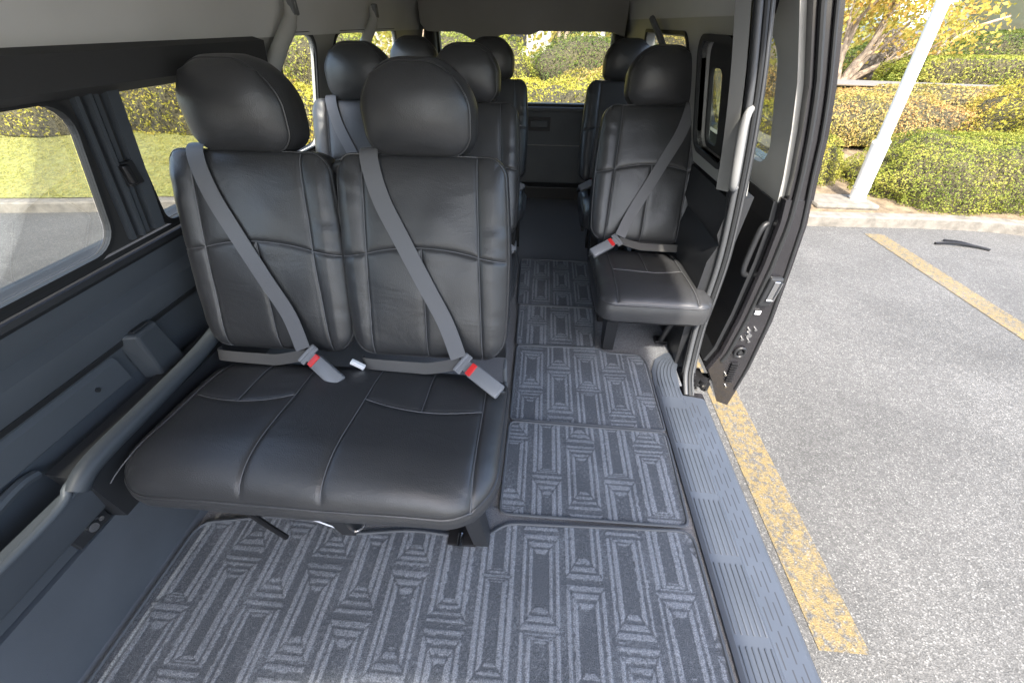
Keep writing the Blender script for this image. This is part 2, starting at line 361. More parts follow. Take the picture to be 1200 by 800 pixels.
def mound(name, cx, cy, rx, ry, zb, h, n, size, m, label, cat, group, boxy=2.6, rot=0, amp=.10):
    """clipped shrub: lumpy superellipsoid shell of leaves over a twiggy core"""
    root = empty(name, (cx, cy, zb)); tag(root, label, cat, group)
    U = rng.normal(0, 1, (int(n * 1.9), 3)); U = U / np.linalg.norm(U, axis=1)[:, None]; U = U[U[:, 2] > -.12][:n]
    e = boxy; k = (np.abs(U) ** e).sum(1) ** (-1 / e); S = U * k[:, None]
    L = np.array([1 + amp * 1.6 * lump(s[0] * rx, s[1] * ry, s[2] * h, 2.4) + amp * .8 * lump(s[0] * rx, s[1] * ry, s[2] * h, 7) for s in S])
    depth = 1 - rng.random(len(S)) ** 2.5 * .10
    S2 = S * (L * depth)[:, None]; c, s_ = math.cos(rot), math.sin(rot)
    X = S2[:, 0] * rx; Y = S2[:, 1] * ry; P = np.stack([X * c - Y * s_, X * s_ + Y * c, np.maximum(S2[:, 2] * h, -.05)], 1)
    Nn = S / np.array([rx, ry, h]); Nn /= np.linalg.norm(Nn, axis=1)[:, None]
    leaf_mesh('foliage', P, Nn, size, m, root, jit=.7)
    V = []; Fc = []; a, b = 28, 12
    for j in range(b + 1):
        ph = -.1 + (math.pi / 2 + .1) * j / b
        for i in range(a):
            th = 2 * math.pi * i / a; u = np.array([math.cos(ph) * math.cos(th), math.cos(ph) * math.sin(th), math.sin(ph)])
            u = u * ((np.abs(u) ** e).sum() ** (-1 / e)); q = u * (.93 * (1 + amp * 1.6 * lump(u[0] * rx, u[1] * ry, u[2] * h, 2.4)))
            x, y = q[0] * rx, q[1] * ry; V.append((x * c - y * s_, x * s_ + y * c, q[2] * h))
    for j in range(b):
        for i in range(a): Fc.append((j * a + i, j * a + (i + 1) % a, (j + 1) * a + (i + 1) % a, (j + 1) * a + i))
    mk('stems', V, Fc, TWIG, root, True)
    return root
G = 'clipped azalea shrubs around the car park'
# straight behind the van, seen through the rear and side glass
mound('azalea_shrub', -.3, 5.55, 2.2, .72, ter(0, 5.5), 1.10, 26000, .030, LF_Y, 'flat-topped yellow green shrub right behind the rear window', 'shrub', G, 5)
mound('azalea_shrub', 2.6, 5.6, .95, .6, ter(2.6, 5.6), .98, 12000, .030, LF_Y, 'yellow green shrub seen through the open door window and side glass', 'shrub', G, 3)
mound('azalea_shrub', 5.85, 5.62, 1.65, .72, ter(5.3, 5.6) - .05, .70, 42000, .025, LF_G, 'low clipped green shrub at the kerb just right of the white pole', 'shrub', G, 3)
mound('azalea_shrub', 3.45, 6.05, .80, .55, ter(3.5, 6.3) - .1, .55, 12000, .026, LF_G, 'small green shrub left of the foot of the white pole', 'shrub', G, 2.6)
mound('azalea_shrub', 5.2, 7.75, 1.9, 1.05, ter(5, 7.7), .52, 22000, .036, LF_O, 'orange brown azalea crossed by the white pole', 'shrub', G, 2.6)
mound('azalea_shrub', 8.6, 7.2, 2.3, 1.25, ter(8, 7.2) - .1, .75, 24000, .038, LF_Y, 'big yellow green shrub at the right edge behind the low green one', 'shrub', G, 2.4, .35)
mound('azalea_shrub', 7.5, 8.75, 2.3, .7, ter(7.5, 8.8) - .15, .32, 9000, .045, LF_O, 'low orange brown azalea in front of the curved path', 'shrub', G, 2.4)
mound('azalea_shrub', 3.6, 9.1, 1.6, .8, ter(3.6, 9.1), .55, 9000, .045, LF_O, 'brownish azalea beside the open sliding door, below the leaning tree', 'shrub', G, 2.4)
for i, (x, y, rx, ry, h, mm, lb) in enumerate([
    (-8.6, 7.3, 2.6, 1.2, .85, LF_Y, 'yellow green shrub bank seen through the front side window'),
    (-5.7, 7.3, 1.7, 1.0, .95, LF_Y, 'yellow green azalea seen between the side window post and the nearest headrest'),
    (-3.7, 6.6, 1.1, .7, .75, LF_Y, 'yellow azalea in the narrow rounded side window'),
    (-4.6, 9.2, 1.5, 1.1, 1.0, LF_G, 'taller green shrub in the top of the narrow rounded side window'),
    (-2.6, 8.2, 1.3, .9, .66, LF_O, 'reddish azalea left behind the flat-topped shrub'),
    (-.6, 8.0, 1.2, .8, .62, LF_Y, 'rounded yellow azalea in the middle of the rear window'),
    (1.3, 8.5, 1.1, .8, .66, LF_O, 'brownish azalea at the right of the rear window'),
    (-1.8, 10.8, 1.6, 1.0, .95, LF_G, 'green bush below the trees at the left of the rear window'),
    (1.2, 11, 1.7, 1.0, .85, LF_D, 'dark green bush below the trees at the right of the rear window'),
    (-7.6, 11.5, 2.2, 1.2, 1.2, LF_Y, 'broad yellow shrub high up behind the lawn shrubs'),
    (3.2, 12.6, 1.9, 1.1, .95, LF_O, 'brownish shrub behind the dark bush at the right of the rear window'),
    (-12.6, 8.6, 2.3, 1.5, 1.4, LF_G, 'green shrub at the far left beyond the lawn')]):
    mound('azalea_shrub', x, y, rx, ry, ter(x, y) - .05, h, 9000, .045, mm, lb, 'shrub', G, 2.5)
# clipped hedge beyond the path, and two big clipped domes
mound('clipped_hedge', 12.1, 11.3, 4.2, .62, .2, .56, 22000, .05, LF_G, 'long straight clipped hedge beyond the curved path', 'hedge', None, 7, .0, .04)
mound('clipped_dome_bush', 13.5, 14.6, 2.4, 1.9, .0, 1.22, 22000, .06, LF_D, 'large smooth green dome bush at the right edge behind the hedge', 'bush', 'dome bushes behind the hedge', 2.1, 0, .03)
mound('clipped_dome_bush', 10.7, 15.2, 1.7, 1.5, .0, 1.02, 14000, .06, LF_D, 'smaller dark dome bush beyond the hedge, left of the large one', 'bush', 'dome bushes behind the hedge', 2.1, 0, .03)
# lawn on the left, one stuff object
xs = rng.uniform(-13, -1.6, 60000); ys = rng.uniform(0, 1, 60000)
P = np.array([(x, kerb_y(x) + .17 + t * 3.3, 0) for x, t in zip(xs, ys)])
P[:, 2] = [ter(x, y) + .012 for x, y in P[:, :2]]
Nn = np.tile(np.array([[0.0, -.9, .5]]), (len(P), 1))
lw = leaf_mesh('lawn_grass', P, Nn, .05, GRASSL, aspect=.14, jit=.8); tag(lw, 'short yellowing grass on the slope behind the kerb', 'grass', kind='stuff')
GB = mat('grass_ground', (.26, .26, .08), 1, noise_s=14, noise_amt=.4, bump_s=120, bump=1, bump_d=.02)
V = []; Fc = []; nx, ny = 40, 8
for i in range(nx + 1):
    x = -14 + 12.5 * i / nx
    for j in range(ny + 1):
        y = kerb_y(x) + .155 + 3.4 * j / ny; V.append((x, y, ter(x, y) + .012))
for i in range(nx):
    for j in range(ny): a = i * (ny + 1) + j; Fc.append((a, a + ny + 1, a + ny + 2, a + 1))
tag(mk('lawn', V, Fc, GB, smooth=True), 'yellow green lawn behind the kerb', 'lawn', kind='structure')
# curved path
pp = smooth_path([(3.5, 11.3, 0), (6, 10.6, 0), (8, 10.1, 0), (10, 9.7, 0), (14, 9.0, 0), (18, 8.0, 0)], 6); V = []; Fc = []
for p in pp:
    for d in (-.55, .55): V.append((p.x + .1 * d, p.y + d, .315))
for i in range(len(pp) - 1): Fc.append((2 * i, 2 * i + 2, 2 * i + 3, 2 * i + 1))
tag(mk('path', V, Fc, PATHM), 'pale grey path curving between shrubs and hedge', 'path', kind='structure')
def branch(mb, p, d, L, r, depth, tips):
    pts = [Vector(p)]; d = Vector(d).normalized(); rr = [r]
    for k in range(5):
        d = (d + Vector((random.gauss(0, .12), random.gauss(0, .12), random.gauss(.02, .08)))).normalized(); pts.append(pts[-1] + d * L / 5); rr.append(r * (1 - .11 * (k + 1)))
    mb.tube(pts, rr, 7)
    if depth == 0: tips.append(pts[-1]); tips.append(pts[3]); return
    for k in range(random.choice((2, 3))):
        q = pts[random.choice((3, 4, 5))]; a = (d + Vector((random.gauss(0, .6), random.gauss(0, .6), random.gauss(.1, .3)))).normalized()
        branch(mb, q, a, L * .68, rr[-1] * .8, depth - 1, tips)
def tree(name, x, y, zb, stems, L, r, m, label, group, nleaf=9000, size=.09, spread=.55, depth=3):
    root = empty(name, (x, y, zb)); tag(root, label, 'tree', group); mb = MB(); tips = []
    for d in stems: branch(mb, (random.uniform(-.1, .1), random.uniform(-.1, .1), -.1), d, L, r, depth, tips)
    mb.build('trunk', BARK, root, True)
    T = np.array([tuple(t) for t in tips]); idx = rng.integers(0, len(T), nleaf)
    P = T[idx] + rng.normal(0, spread * .5, (nleaf, 3)); Nn = rng.normal(0, 1, (nleaf, 3))
    leaf_mesh('crown', P, Nn, size, m, root, aspect=.6, jit=.3); return root
GT = 'trees beyond the shrubs'
tree('leaning_tree', 7.25, 11.9, .15, [(-.25, 0, 1), (.35, 0, 1), (.7, .1, 1), (.9, -.1, .8), (-.1, .2, 1)], 1.3, .10, LF_A, 'many-stemmed pale barked tree with yellow orange leaves, behind the white pole', GT, 5200, .10, .75)
for x, y, lb in ((-6.5, 14, 'tree seen through the narrow rounded side window'), (-3.6, 13.5, 'thin trunked tree at the left end of the rear window'), (-1.6, 15, 'slender tree second from left in the rear window'),
                 (.4, 14.2, 'slender tree near the middle right of the rear window'), (2.2, 15, 'thin tree at the right end of the rear window'), (-11, 15, 'tree far left beyond the lawn'), (5.2, 14.5, 'tree seen through the rear side quarter glass')):
    tree('slender_tree', x, y, .4, [(random.gauss(0, .15), 0, 1), (random.gauss(0, .3), 0, 1)], 1.7, .07, LF_T, lb, GT, 7000, .10, .95)
fw_p = rng.uniform(0, 1, (42000, 3)); P = np.stack([-30 + 62 * fw_p[:, 0], 22 + 6 * fw_p[:, 1], -.6 + 5.4 * fw_p[:, 2] ** .8], 1)
keep = np.array([lump(p[0] * .25, p[1] * .3, p[2] * .35, 1) > -.05 for p in P]); P = P[keep]
tag(leaf_mesh('far_wood', P, rng.normal(0, 1, P.shape), .27, LF_T, aspect=.6), 'hazy yellow green wood at the back of the garden', 'wood', kind='stuff')
bw = empty('garden_building', (-2, 30, -1)); tag(bw, 'pale building glimpsed between the trees behind the rear window', 'building')
MB().box((0, 0, 2.4), (22, 5, 4.8)).build('wall', CONC2, bw)
MB().box((0, 0, 4.95), (22.8, 5.8, .3), None, .05).build('roof', HATCHM, bw)
for k in range(7):
    f = MB().box((-9 + k * 3, -2.52, 2.2), (1.6, .1, 2.0)).build('window', BLACKP, bw)
# rocks, tarp, post
def rock(x, y, zb, s, label):
    bm = bmesh.new(); bmesh.ops.create_icosphere(bm, subdivisions=4, radius=1)
    for v in bm.verts:
        k = 1 + .28 * noise.noise(v.co * 1.6 + Vector((x, y, 0))) + .07 * noise.noise(v.co * 6); v.co = Vector((v.co.x * s[0] * k, v.co.y * s[1] * k, v.co.z * s[2] * k))
    V = [v.co.copy() for v in bm.verts]; Fc = [[v.index for v in f.verts] for f in bm.faces]; bm.free()
    o = mk('garden_rock', V, Fc, ROCK, None, True, (x, y, zb)); tag(o, label, 'rock'); return o
rock(8.7, 12.9, .6, (.34, .3, .62), 'tall dark upright rock beside the path, under the leaning tree')
mb = MB(); tarp_arc = [(12.3 + 4.6 * t, 17.5, .5 + 1.75 * math.sin(math.pi * (.12 + .8 * t))) for t in np.linspace(0, 1, 14)]
V = []; Fc = []
for x, y, z in tarp_arc:
    for k in range(5): V.append((x, y + k * .7, z + .25 * math.sin(k / 4 * math.pi)))
for i in range(13):
    for k in range(4): Fc.append((i * 5 + k, i * 5 + k + 1, (i + 1) * 5 + k + 1, (i + 1) * 5 + k))
o = mk('tarp_canopy', V, Fc, TARP, smooth=True); tag(o, 'pale blue green tarp roof showing above the dome bushes', 'tarp'); md = o.modifiers.new('t', 'SOLIDIFY'); md.thickness = .03
o = MB().tube([(9.35, 12.2, .3), (9.55, 12.3, .9), (10.1, 12.4, 1.25), (10.8, 12.5, 1.45)], [.05, .04, .035, .025], 8).build('bent_sapling', BARK, None, True)
tag(o, 'thin bent pale stem standing behind the straight hedge', 'sapling')
# light pole
root = empty('light_pole', (4.04, 5.14, ter(4.04, 5.14))); root.rotation_euler = (0, R(-8.5), 0); tag(root, 'tall white painted pole leaning slightly left, rising from the shrubs near the kerb', 'pole')
MB().tube([(0, 0, -.05), (0, 0, .70), ], .085, 20).tube([(0, 0, .69), (0, 0, .73)], [.088, .06], 20).build('sleeve', POLEM, root, True)
MB().tube([(0, 0, .52), (0, 0, 3.8)], [.062, .052], 20).build('shaft', POLEM, root, True)
for z_ in (.06, .18): MB().tube([(0, 0, z_), (0, 0, z_ + .006)], .0905, 20).build('band', BAND_M, root, True)
for k in range(4): MB().box((.09 * math.cos(k * 1.57 + .4), .09 * math.sin(k * 1.57 + .4), .03), (.035, .035, .05), None, .008).build('base_bolt', BAND_M, root)
o = MB().box((3.82, 5.12, ter(3.8, 5.1) - .0), (.75, .42, .07), None, .03).build('pole_footing', CONC); tag(o, 'flat worn concrete slab at the foot of the white pole', 'footing')
root = empty('fallen_twig', (4.75, 4.22, GZ)); tag(root, 'dark forked twig lying on the asphalt near the kerb', 'twig')
MB().tube(smooth_path([(-.28, .06, .015), (-.1, .05, .03), (.1, 0, .02), (.2, -.06, .012)], 4), .014, 7).build('stem', DMETAL, root, True)
MB().tube(smooth_path([(-.12, .16, .015), (0, .08, .03), (.10, .0, .02)], 4), .011, 7).build('fork', DMETAL, root, True)

# ------------------------------------------------------------------ the van
XC = -.19
van = empty('passenger_van', (XC, 1.4, GZ)); tag(van, 'open van cabin with charcoal trim, pale headliner and open sliding door', 'van')
VO = Vector((XC, 1.4, GZ))
def vp(o):
    """parent an object whose mesh is in world coordinates to the van (or one of its parts)"""
    o.parent = van; o.location = -VO; return o
def vb(mb, name, m, smooth=False): return vp(mb.build(name, m, None, smooth))
def sub(mb, name, m, part, smooth=False): return mb.build(name, m, part, smooth)
def xl(z): return -1.075 + (0 if z < .76 else (z - .76) * .27)
def xr(z): return .69 - (0 if z < .70 else (z - .70) * .25)

# floor
fl = vb(MB().box((-.205, 1.55, -.04), (1.73, 4.7, .08)), 'floor', CARPET)
fp = MB().add([(.30, 1.33, .003), (.67, 1.33, .003), (.67, 1.62, .003), (.30, 1.62, .003)], [(0, 1, 2, 3)])
sub(MB().box((.49, 1.52, .003), (.40, .60, .006), None, .002), 'speckled_carpet', DCARPET, fl)
sub(MB().box((-.32, .52, .002), (.95, .16, .006), None, .002), 'cross_strip', DCARPET, fl)
# left lower trim: kick panel, ledge, pocket, door card, sill
kp = vb(MB().sweep([(-1.045, 0.0), (-1.060, .015), (-1.078, .245), (-1.10, .25), (-1.10, 0)], -.85, 3.7, 1, True), 'kick_panel', KICK)
low = vb(MB().sweep([(-1.12, .256), (-1.082, .256), (-1.078, .29), (-1.064, .298), (-1.055, .31), (-1.030, .40), (-1.022, .418), (-1.028, .428), (-1.05, .425), (-1.065, .37), (-1.11, .36), (-1.14, .36)], -.85, .395, 1, True), 'side_ledge', PLASTIC, True)
sub(MB().sweep([(-1.063, .372), (-1.112, .372)], -.85, .36), 'pocket_floor', BLACKP, low)
sub(MB().tube(smooth_path([(-1.118, -.4, .43), (-1.10, .0, .44), (-1.085, .17, .44), (-1.10, .25, .455), (-1.115, .34, .46), (-1.12, .38, .45)], 6), [.012] * 31, 8), 'pocket_rim', PLASTIC, low, True)
sub(MB().tube(smooth_path([(-1.03, -.6, .42), (-1.024, .0, .42), (-1.024, .3, .42), (-1.03, .36, .44), (-1.02, .40, .452)], 6), .010, 10), 'ledge_lip', PLASTIC, low, True)
br = sub(MB().box((-1.080, .335, .283), (.020, .085, .052), None, .003), 'anchor_plate', BLACKP, low)
sub(MB().tube([(-1.072, .335, .285), (-1.058, .335, .287)], .011, 12).tube([(-1.070, .357, .285), (-1.060, .357, .287)], .006, 10), 'anchor_bolt', METAL, low, True)
bo = vb(MB().tube(smooth_path([(-1.022, .36, .425), (-1.018, .42, .452), (-1.02, .6, .457), (-1.025, .78, .462), (-1.04, .93, .47), (-1.06, 1.1, .47)], 8), .022, 14), 'wheel_arch_bolster', PLASTD, True)
vb(MB().sweep([(-1.10, .25), (-1.03, .26), (-1.02, .43), (-1.10, .45)], .38, 3.6, 1, True), 'lower_side_trim', BLACKP)
card = vb(MB().sweep([(-1.16, .36), (-1.135, .36), (-1.130, .54), (-1.118, .575), (-1.100, .60), (-1.100, .65), (-1.122, .675), (-1.108, .74), (-1.112, .75), (-1.16, .75)], -.85, 1.5, 1, True), 'side_panel', PLASTIC, True)
sub(MB().sweep([(-1.131, .47), (-1.118, .48), (-1.116, .545), (-1.128, .56)], -.85, .66, 1, True), 'raised_moulding', PLASTIC, card, True)
sub(MB().sweep([(-1.128, .558), (-1.116, .566), (-1.110, .582), (-1.128, .59)], -.85, 1.5, 1, True), 'recess_strip', BLACKP, card)
for y_, z_ in ((.30, .515), (.58, .515), (.02, .515)): sub(MB().tube([(-1.12, y_, z_), (-1.1135, y_, z_)], .006, 12), 'trim_clip', BLACKP, card, True)
hb = MB(); hb.add([(-1.13, .69, .44), (-1.13, .79, .44), (-1.085, .80, .44), (-1.085, .71, .44), (-1.13, .69, .60), (-1.13, .79, .60), (-1.082, .785, .585), (-1.082, .715, .585)],
                  [(0, 3, 2, 1), (4, 5, 6, 7), (0, 1, 5, 4), (1, 2, 6, 5), (2, 3, 7, 6), (3, 0, 4, 7)])
h_ = sub(hb, 'pull_pocket', PLASTD, card); md = h_.modifiers.new('b', 'BEVEL'); md.width = .008; md.segments = 3
sub(MB().box((-1.100, .745, .5935), (.024, .05, .006), None, .002), 'handle_slot', BLACKP, card)
# rear left lower card
vb(MB().sweep([(-1.15, .44), (-1.07, .44), (-1.08, .60), (-1.06, .72), (-1.075, .77), (-1.15, .77)], 1.5, 3.7, 1, True), 'side_panel', HATCHM)
sill = vb(MB().sweep([(-1.16, .745), (-1.095, .742), (-1.088, .752), (-1.090, .764), (-1.104, .768), (-1.102, .780), (-1.112, .784), (-1.110, .795), (-1.14, .80), (-1.16, .80)], -.85, 1.5, 1, True), 'window_sill', BLACKP)
# left upper wall, front section (black) with two windows
f3l = lambda a, b: (xl(b) - .024, a, b)
W1 = rrect(-.70, .815, .802, 1.118, .06); W2 = rrect(.985, 1.515, .80, 1.125, .03)
W1 = [(a + (b - .802) * .10 if a > .5 else a, b) for a, b in W1]; W2 = [(a + (b - .8) * (-.10) * (1 if a < 1.2 else 0), b) for a, b in W2]
mb = MB(); mb.add(*panel([(-.85, .79), (1.55, .79), (1.55, 1.21), (-.85, 1.21)], [W1, W2], f3l, .006, (-1, 0, 0))); wf = vb(mb, 'window_wall', BAND)
vb(MB().box((-1.12, -1.02, .62), (.06, .34, 1.26), None, .01), 'wall_sun_block', BLACKP)  # out-of-view front piece of the side wall, added to stop stray sun
for loop, gm in ((W1, GLASS), (W2, GLASS)):
    mb = MB(); mb.add(*ring(loop, .016, lambda a, b: (xl(b) - .016, a, b), .0075, (-1, 0, 0)))
    mb.add(*ring([(a + (.5 * (a > .3) - .25) * .0, b) for a, b in loop], .006, lambda a, b: (xl(b) - .010, a, b), .0055, (-1, 0, 0)))
    fr = vb(mb, 'window', RUBBER)
    mb = MB(); mb.add([(xl(b) - .0315, a, b) for a, b in loop], [tuple(range(len(loop)))]); sub(mb, 'pane', gm, fr)
pil = MB()
for yo, wd, dp in ((.868, .010, .016), (.893, .008, .022), (.915, .012, .012), (.95, .03, .02)):
    pil.add(*[[(xl(z) - .025 + (dp if s else 0), yo + q, z) for z in (.80, 1.15) for s in (0, 1) for q in (-wd / 2, wd / 2)], [(0, 1, 3, 2), (4, 6, 7, 5), (0, 4, 5, 1), (2, 3, 7, 6), (0, 2, 6, 4), (1, 5, 7, 3)]])
pl = vb(pil, 'window_pillar', PLASTIC)
sub(MB().box((xl(.96) - .008, .915, .955), (.022, .042, .055), None, .004), 'latch_base', BLACKP, pl)
sub(MB().box((xl(.96) + .008, .900, .957), (.018, .02, .045), None, .005), 'latch_tab', DMETAL, pl)
vb(MB().sweep([(xl(1.13) - .03, 1.118), (xl(1.14) + .0, 1.128), (xl(1.16) + .035, 1.142), (xl(1.2) + .035, 1.200), (xl(1.2) - .02, 1.215), (xl(1.13) - .04, 1.2)], -.85, 1.50, 1, True), 'header_trim', BAND)
# left upper wall, rear section (pale) with windows
W3 = rrect(1.66, 1.93, .80, 1.205, .06); W4 = rrect(2.12, 3.02, .80, 1.205, .06)
mb = MB(); mb.add(*panel([(1.50, .76), (3.7, .76), (3.7, 1.25), (1.50, 1.25)], [W3, W4], lambda a, b: (xl(b) - .008, a, b), .018, (-1, 0, 0))); vb(mb, 'window_wall', TRIMG)
for loop in (W3, W4):
    mb = MB(); mb.add(*ring(loop, .012, lambda a, b: (xl(b) - .002, a, b), .012, (-1, 0, 0))); fr = vb(mb, 'window', RUBBER)
    mb = MB(); mb.add([(xl(b) - .022, a, b) for a, b in loop], [tuple(range(len(loop)))]); sub(mb, 'pane', GLASS, fr)
# roof shell: cloth headliner, arched
prof = [(xl(1.2) + .0, 1.205), (xl(1.2) + .015, 1.28), (-.90, 1.42), (-.86, 1.55), (-.74, 1.68), (-.5, 1.75), (XC, 1.77), (.12, 1.75), (.36, 1.68), (.48, 1.55), (.52, 1.42), (xr(1.2) - .015, 1.28), (xr(1.2), 1.21)]
prof2 = [(-.99, 1.205), (-.97, 1.42), (-.93, 1.6), (-.78, 1.76), (-.5, 1.83), (XC, 1.85), (.12, 1.83), (.40, 1.76), (.55, 1.6), (.59, 1.42), (.61, 1.21)]
mb = MB(); mb.sweep(prof[:-2], -1.15, 1.37, 1).sweep(prof, 1.37, 3.72, 1); hl = vb(mb, 'headliner', GREIGE, True)
vb(MB().sweep(prof2[:-1], -1.15, 1.38, 1).sweep(prof2, 1.38, 3.8, 1), 'roof_skin', PAINT, True)
# belt mounts on the upper walls
def strap(p0, p1, p2, nm='shoulder_strap'):
    mb = MB(); pts = smooth_path([p0, ((p0[0] + p1[0]) / 2, (p0[1] + p1[1]) / 2, (p0[2] + p1[2]) / 2 + .004), p1, p2], 6)
    V = []; Fc = []
    for p in pts: V += [(p.x, p.y - .022, p.z), (p.x, p.y + .022, p.z), (p.x + .003, p.y + .022, p.z), (p.x + .003, p.y - .022, p.z)]
    for i in range(len(pts) - 1):
        for k in range(4): Fc.append((i * 4 + k, i * 4 + (k + 1) % 4, (i + 1) * 4 + (k + 1) % 4, (i + 1) * 4 + k))
    mb.add(V, Fc); return vb(mb, nm, TRIMG, True)
for yy in (1.60, 2.42):
    mb = MB().tube(smooth_path([(-.945, yy - .07, 1.12), (-.93, yy + .0, 1.18), (-.905, yy + .07, 1.25), (-.90, yy + .09, 1.30)], 8), [.026] * 8 + [.024] * 8 + [.02] * 9, 12)
    sub(MB().box((-.892, yy + .088, 1.29), (.022, .04, .055), None, .006), 'anchor_cover', HATCHM, vb(mb, 'belt_guide', TRIMG, True))
mb = MB().tube(smooth_path([(.545, 2.15, 1.12), (.53, 2.33, 1.20), (.52, 2.55, 1.27)], 6), .014, 8); vb(mb, 'belt_guide', HATCHM, True)
# rear end
W5 = rrect(-.84, .485, .735, 1.245, .05)
f3r = lambda a, b: (a, 3.70 + (.0 if b < .7 else 0), b)
mb = MB(); mb.add(*panel([(-1.08, -.02), (.70, -.02), (.70, .70), (.545, 1.30), (.5, 1.78), (-.88, 1.78), (-.93, 1.3), (-1.08, .74)], [W5], f3r, .05, (0, 1, 0))); ht = vb(mb, 'tailgate', HATCHM)
mb = MB(); mb.add(*ring(W5, .02, lambda a, b: (a, 3.685, b), .014, (0, 1, 0))); sub(mb, 'window_seal', RUBBER, ht)
mb = MB(); mb.add([(a, 3.735, b) for a, b in W5], [tuple(range(len(W5)))]); sub(mb, 'pane', GLASS, ht)
sub(MB().sweep([(-.13, .640), (-.13, .535), (.06, .535), (.06, .640)], 3.67, 3.675, 1, True), 'handle_recess', BLACKP, ht)
sub(MB().box((-.035, 3.664, .59), (.15, .014, .05), None, .006), 'pull_handle', HATCHM, ht)
sub(MB().box((-.19, 3.668, .70), (1.45, .05, .03), None, .008), 'trim_ledge', HATCHM, ht)
sub(MB().box((-.19, 3.69, .42), (1.40, .012, .006)), 'trim_line', TRIMG, ht)
sub(MB().box((-.19, 3.60, .045), (1.5, .12, .13), None, .01), 'threshold', BLACKP, ht)
# charcoal rear header with its rounded bump
hp = [(-.90, 1.80), (-.90, 1.24), (-.86, 1.20), (-.80, 1.197), (-.66, 1.197), (-.60, 1.185), (-.54, 1.155), (-.47, 1.148), (-.40, 1.155), (-.36, 1.175), (-.30, 1.185), (-.12, 1.185), (-.06, 1.205), (.44, 1.205), (.53, 1.18), (.53, 1.80)]
mb = MB(); mb.sweep(hp, 3.40, 3.66, 1, True); vb(mb, 'rear_header', CHAR)
for x_ in (-.885, .52): vb(MB().box((x_, 3.62, .98), (.07, .1, .5), None, .02), 'rear_pillar', BAND)
# right wall behind the doorway
W6 = rrect(1.47, 1.80, .865, 1.205, .05); W7 = rrect(1.98, 2.85, .80, 1.215, .06)
f3x = lambda a, b: (xr(b), a, b)
mb = MB(); mb.add(*panel([(1.37, .80), (3.7, .76), (3.7, 1.27), (1.37, 1.27)], [W6, W7], f3x, .05, (1, 0, 0))); vb(mb, 'window_wall', TRIMG)
vb(MB().sweep([(.735, -.05), (.69, .0), (.665, .3), (.66, .55), (.68, .62), (.66, .66), (.665, .78), (.735, .80)], 1.36, 3.7, 1, True), 'side_panel', BLACKP, True)
mb = MB(); mb.add(*ring(W6, .02, lambda a, b: (xr(b) - .012, a, b), .03, (1, 0, 0))); fr = vb(mb, 'window', BAND)
W6b = rrect(1.50, 1.62, .885, 1.19, .03); W6c = rrect(1.655, 1.78, .885, 1.13, .03)
mb = MB(); mb.add(*panel(rrect(1.46, 1.81, .855, 1.215, .05), [W6c], lambda a, b: (xr(b) + .03, a, b), .012, (1, 0, 0))); sub(mb, 'sliding_frame', BAND, fr)
mb = MB(); mb.add([(xr(b) + .05, a, b) for a, b in W6], [tuple(range(len(W6)))]); sub(mb, 'pane', TINT, fr)
mb = MB(); mb.add(*ring(W7, .014, lambda a, b: (xr(b) - .008, a, b), .012, (1, 0, 0))); fr = vb(mb, 'window', RUBBER)
mb = MB(); mb.add([(xr(b) + .04, a, b) for a, b in W7], [tuple(range(len(W7)))]); sub(mb, 'pane', GLASS, fr)
# doorway rear edge: pillar skin, double seal
seal = smooth_path([(.50, 1.35, 1.42), (.538, 1.35, 1.30), (.592, 1.35, 1.118), (.645, 1.35, .886), (.694, 1.35, .60), (.710, 1.35, .40), (.712, 1.34, .24), (.712, 1.30, .10), (.708, 1.26, .03), (.712, 1.20, -.03)], 8)
vb(MB().tube(seal, .010, 10), 'door_seal', SEALG, True); vb(MB().tube([p + Vector((.019, -.002, -.002)) for p in seal], .008, 8), 'door_seal', RUBBER, True); vb(MB().tube([p + Vector((.033, -.001, -.003)) for p in seal], .004, 8), 'door_seal', SEALG, True)
V = []; Fc = []
for p in seal[:-9]:
    V += [(p.x - .012, p.y + .006, p.z), (p.x + .045, p.y + .008, p.z), (p.x + .05, p.y + .10, p.z), (p.x - .0, p.y + .06, p.z)]
for i in range(len(seal) - 10):
    for k in range(4): Fc.append((i * 4 + k, i * 4 + (k + 1) % 4, (i + 1) * 4 + (k + 1) % 4, (i + 1) * 4 + k))
vb(MB().add(V, Fc), 'door_pillar', BLACKP, True)
V = []; Fc = []; us = [p for p in seal if p.z > .80]
for p in us: V += [(p.x - .018, p.y + .004, p.z), (p.x - .05, p.y + .03, p.z), (p.x - .02, p.y + .09, p.z)]
for i in range(len(us) - 1):
    for k in range(3): Fc.append((i * 3 + k, i * 3 + (k + 1) % 3, (i + 1) * 3 + (k + 1) % 3, (i + 1) * 3 + k))
ptm = vb(MB().add(V, Fc), 'pillar_trim', TRIMD, True)
gp = smooth_path([(.63, 1.37, 1.065), (.602, 1.33, 1.05), (.598, 1.32, 1.015), (.612, 1.32, .945), (.628, 1.32, .87), (.64, 1.33, .838), (.67, 1.37, .83)], 6)
vb(MB().tube(gp, [.009 + .005 * math.sin(math.pi * i / (len(gp) - 1)) for i in range(len(gp))], 12), 'grab_handle', SILVER, True)
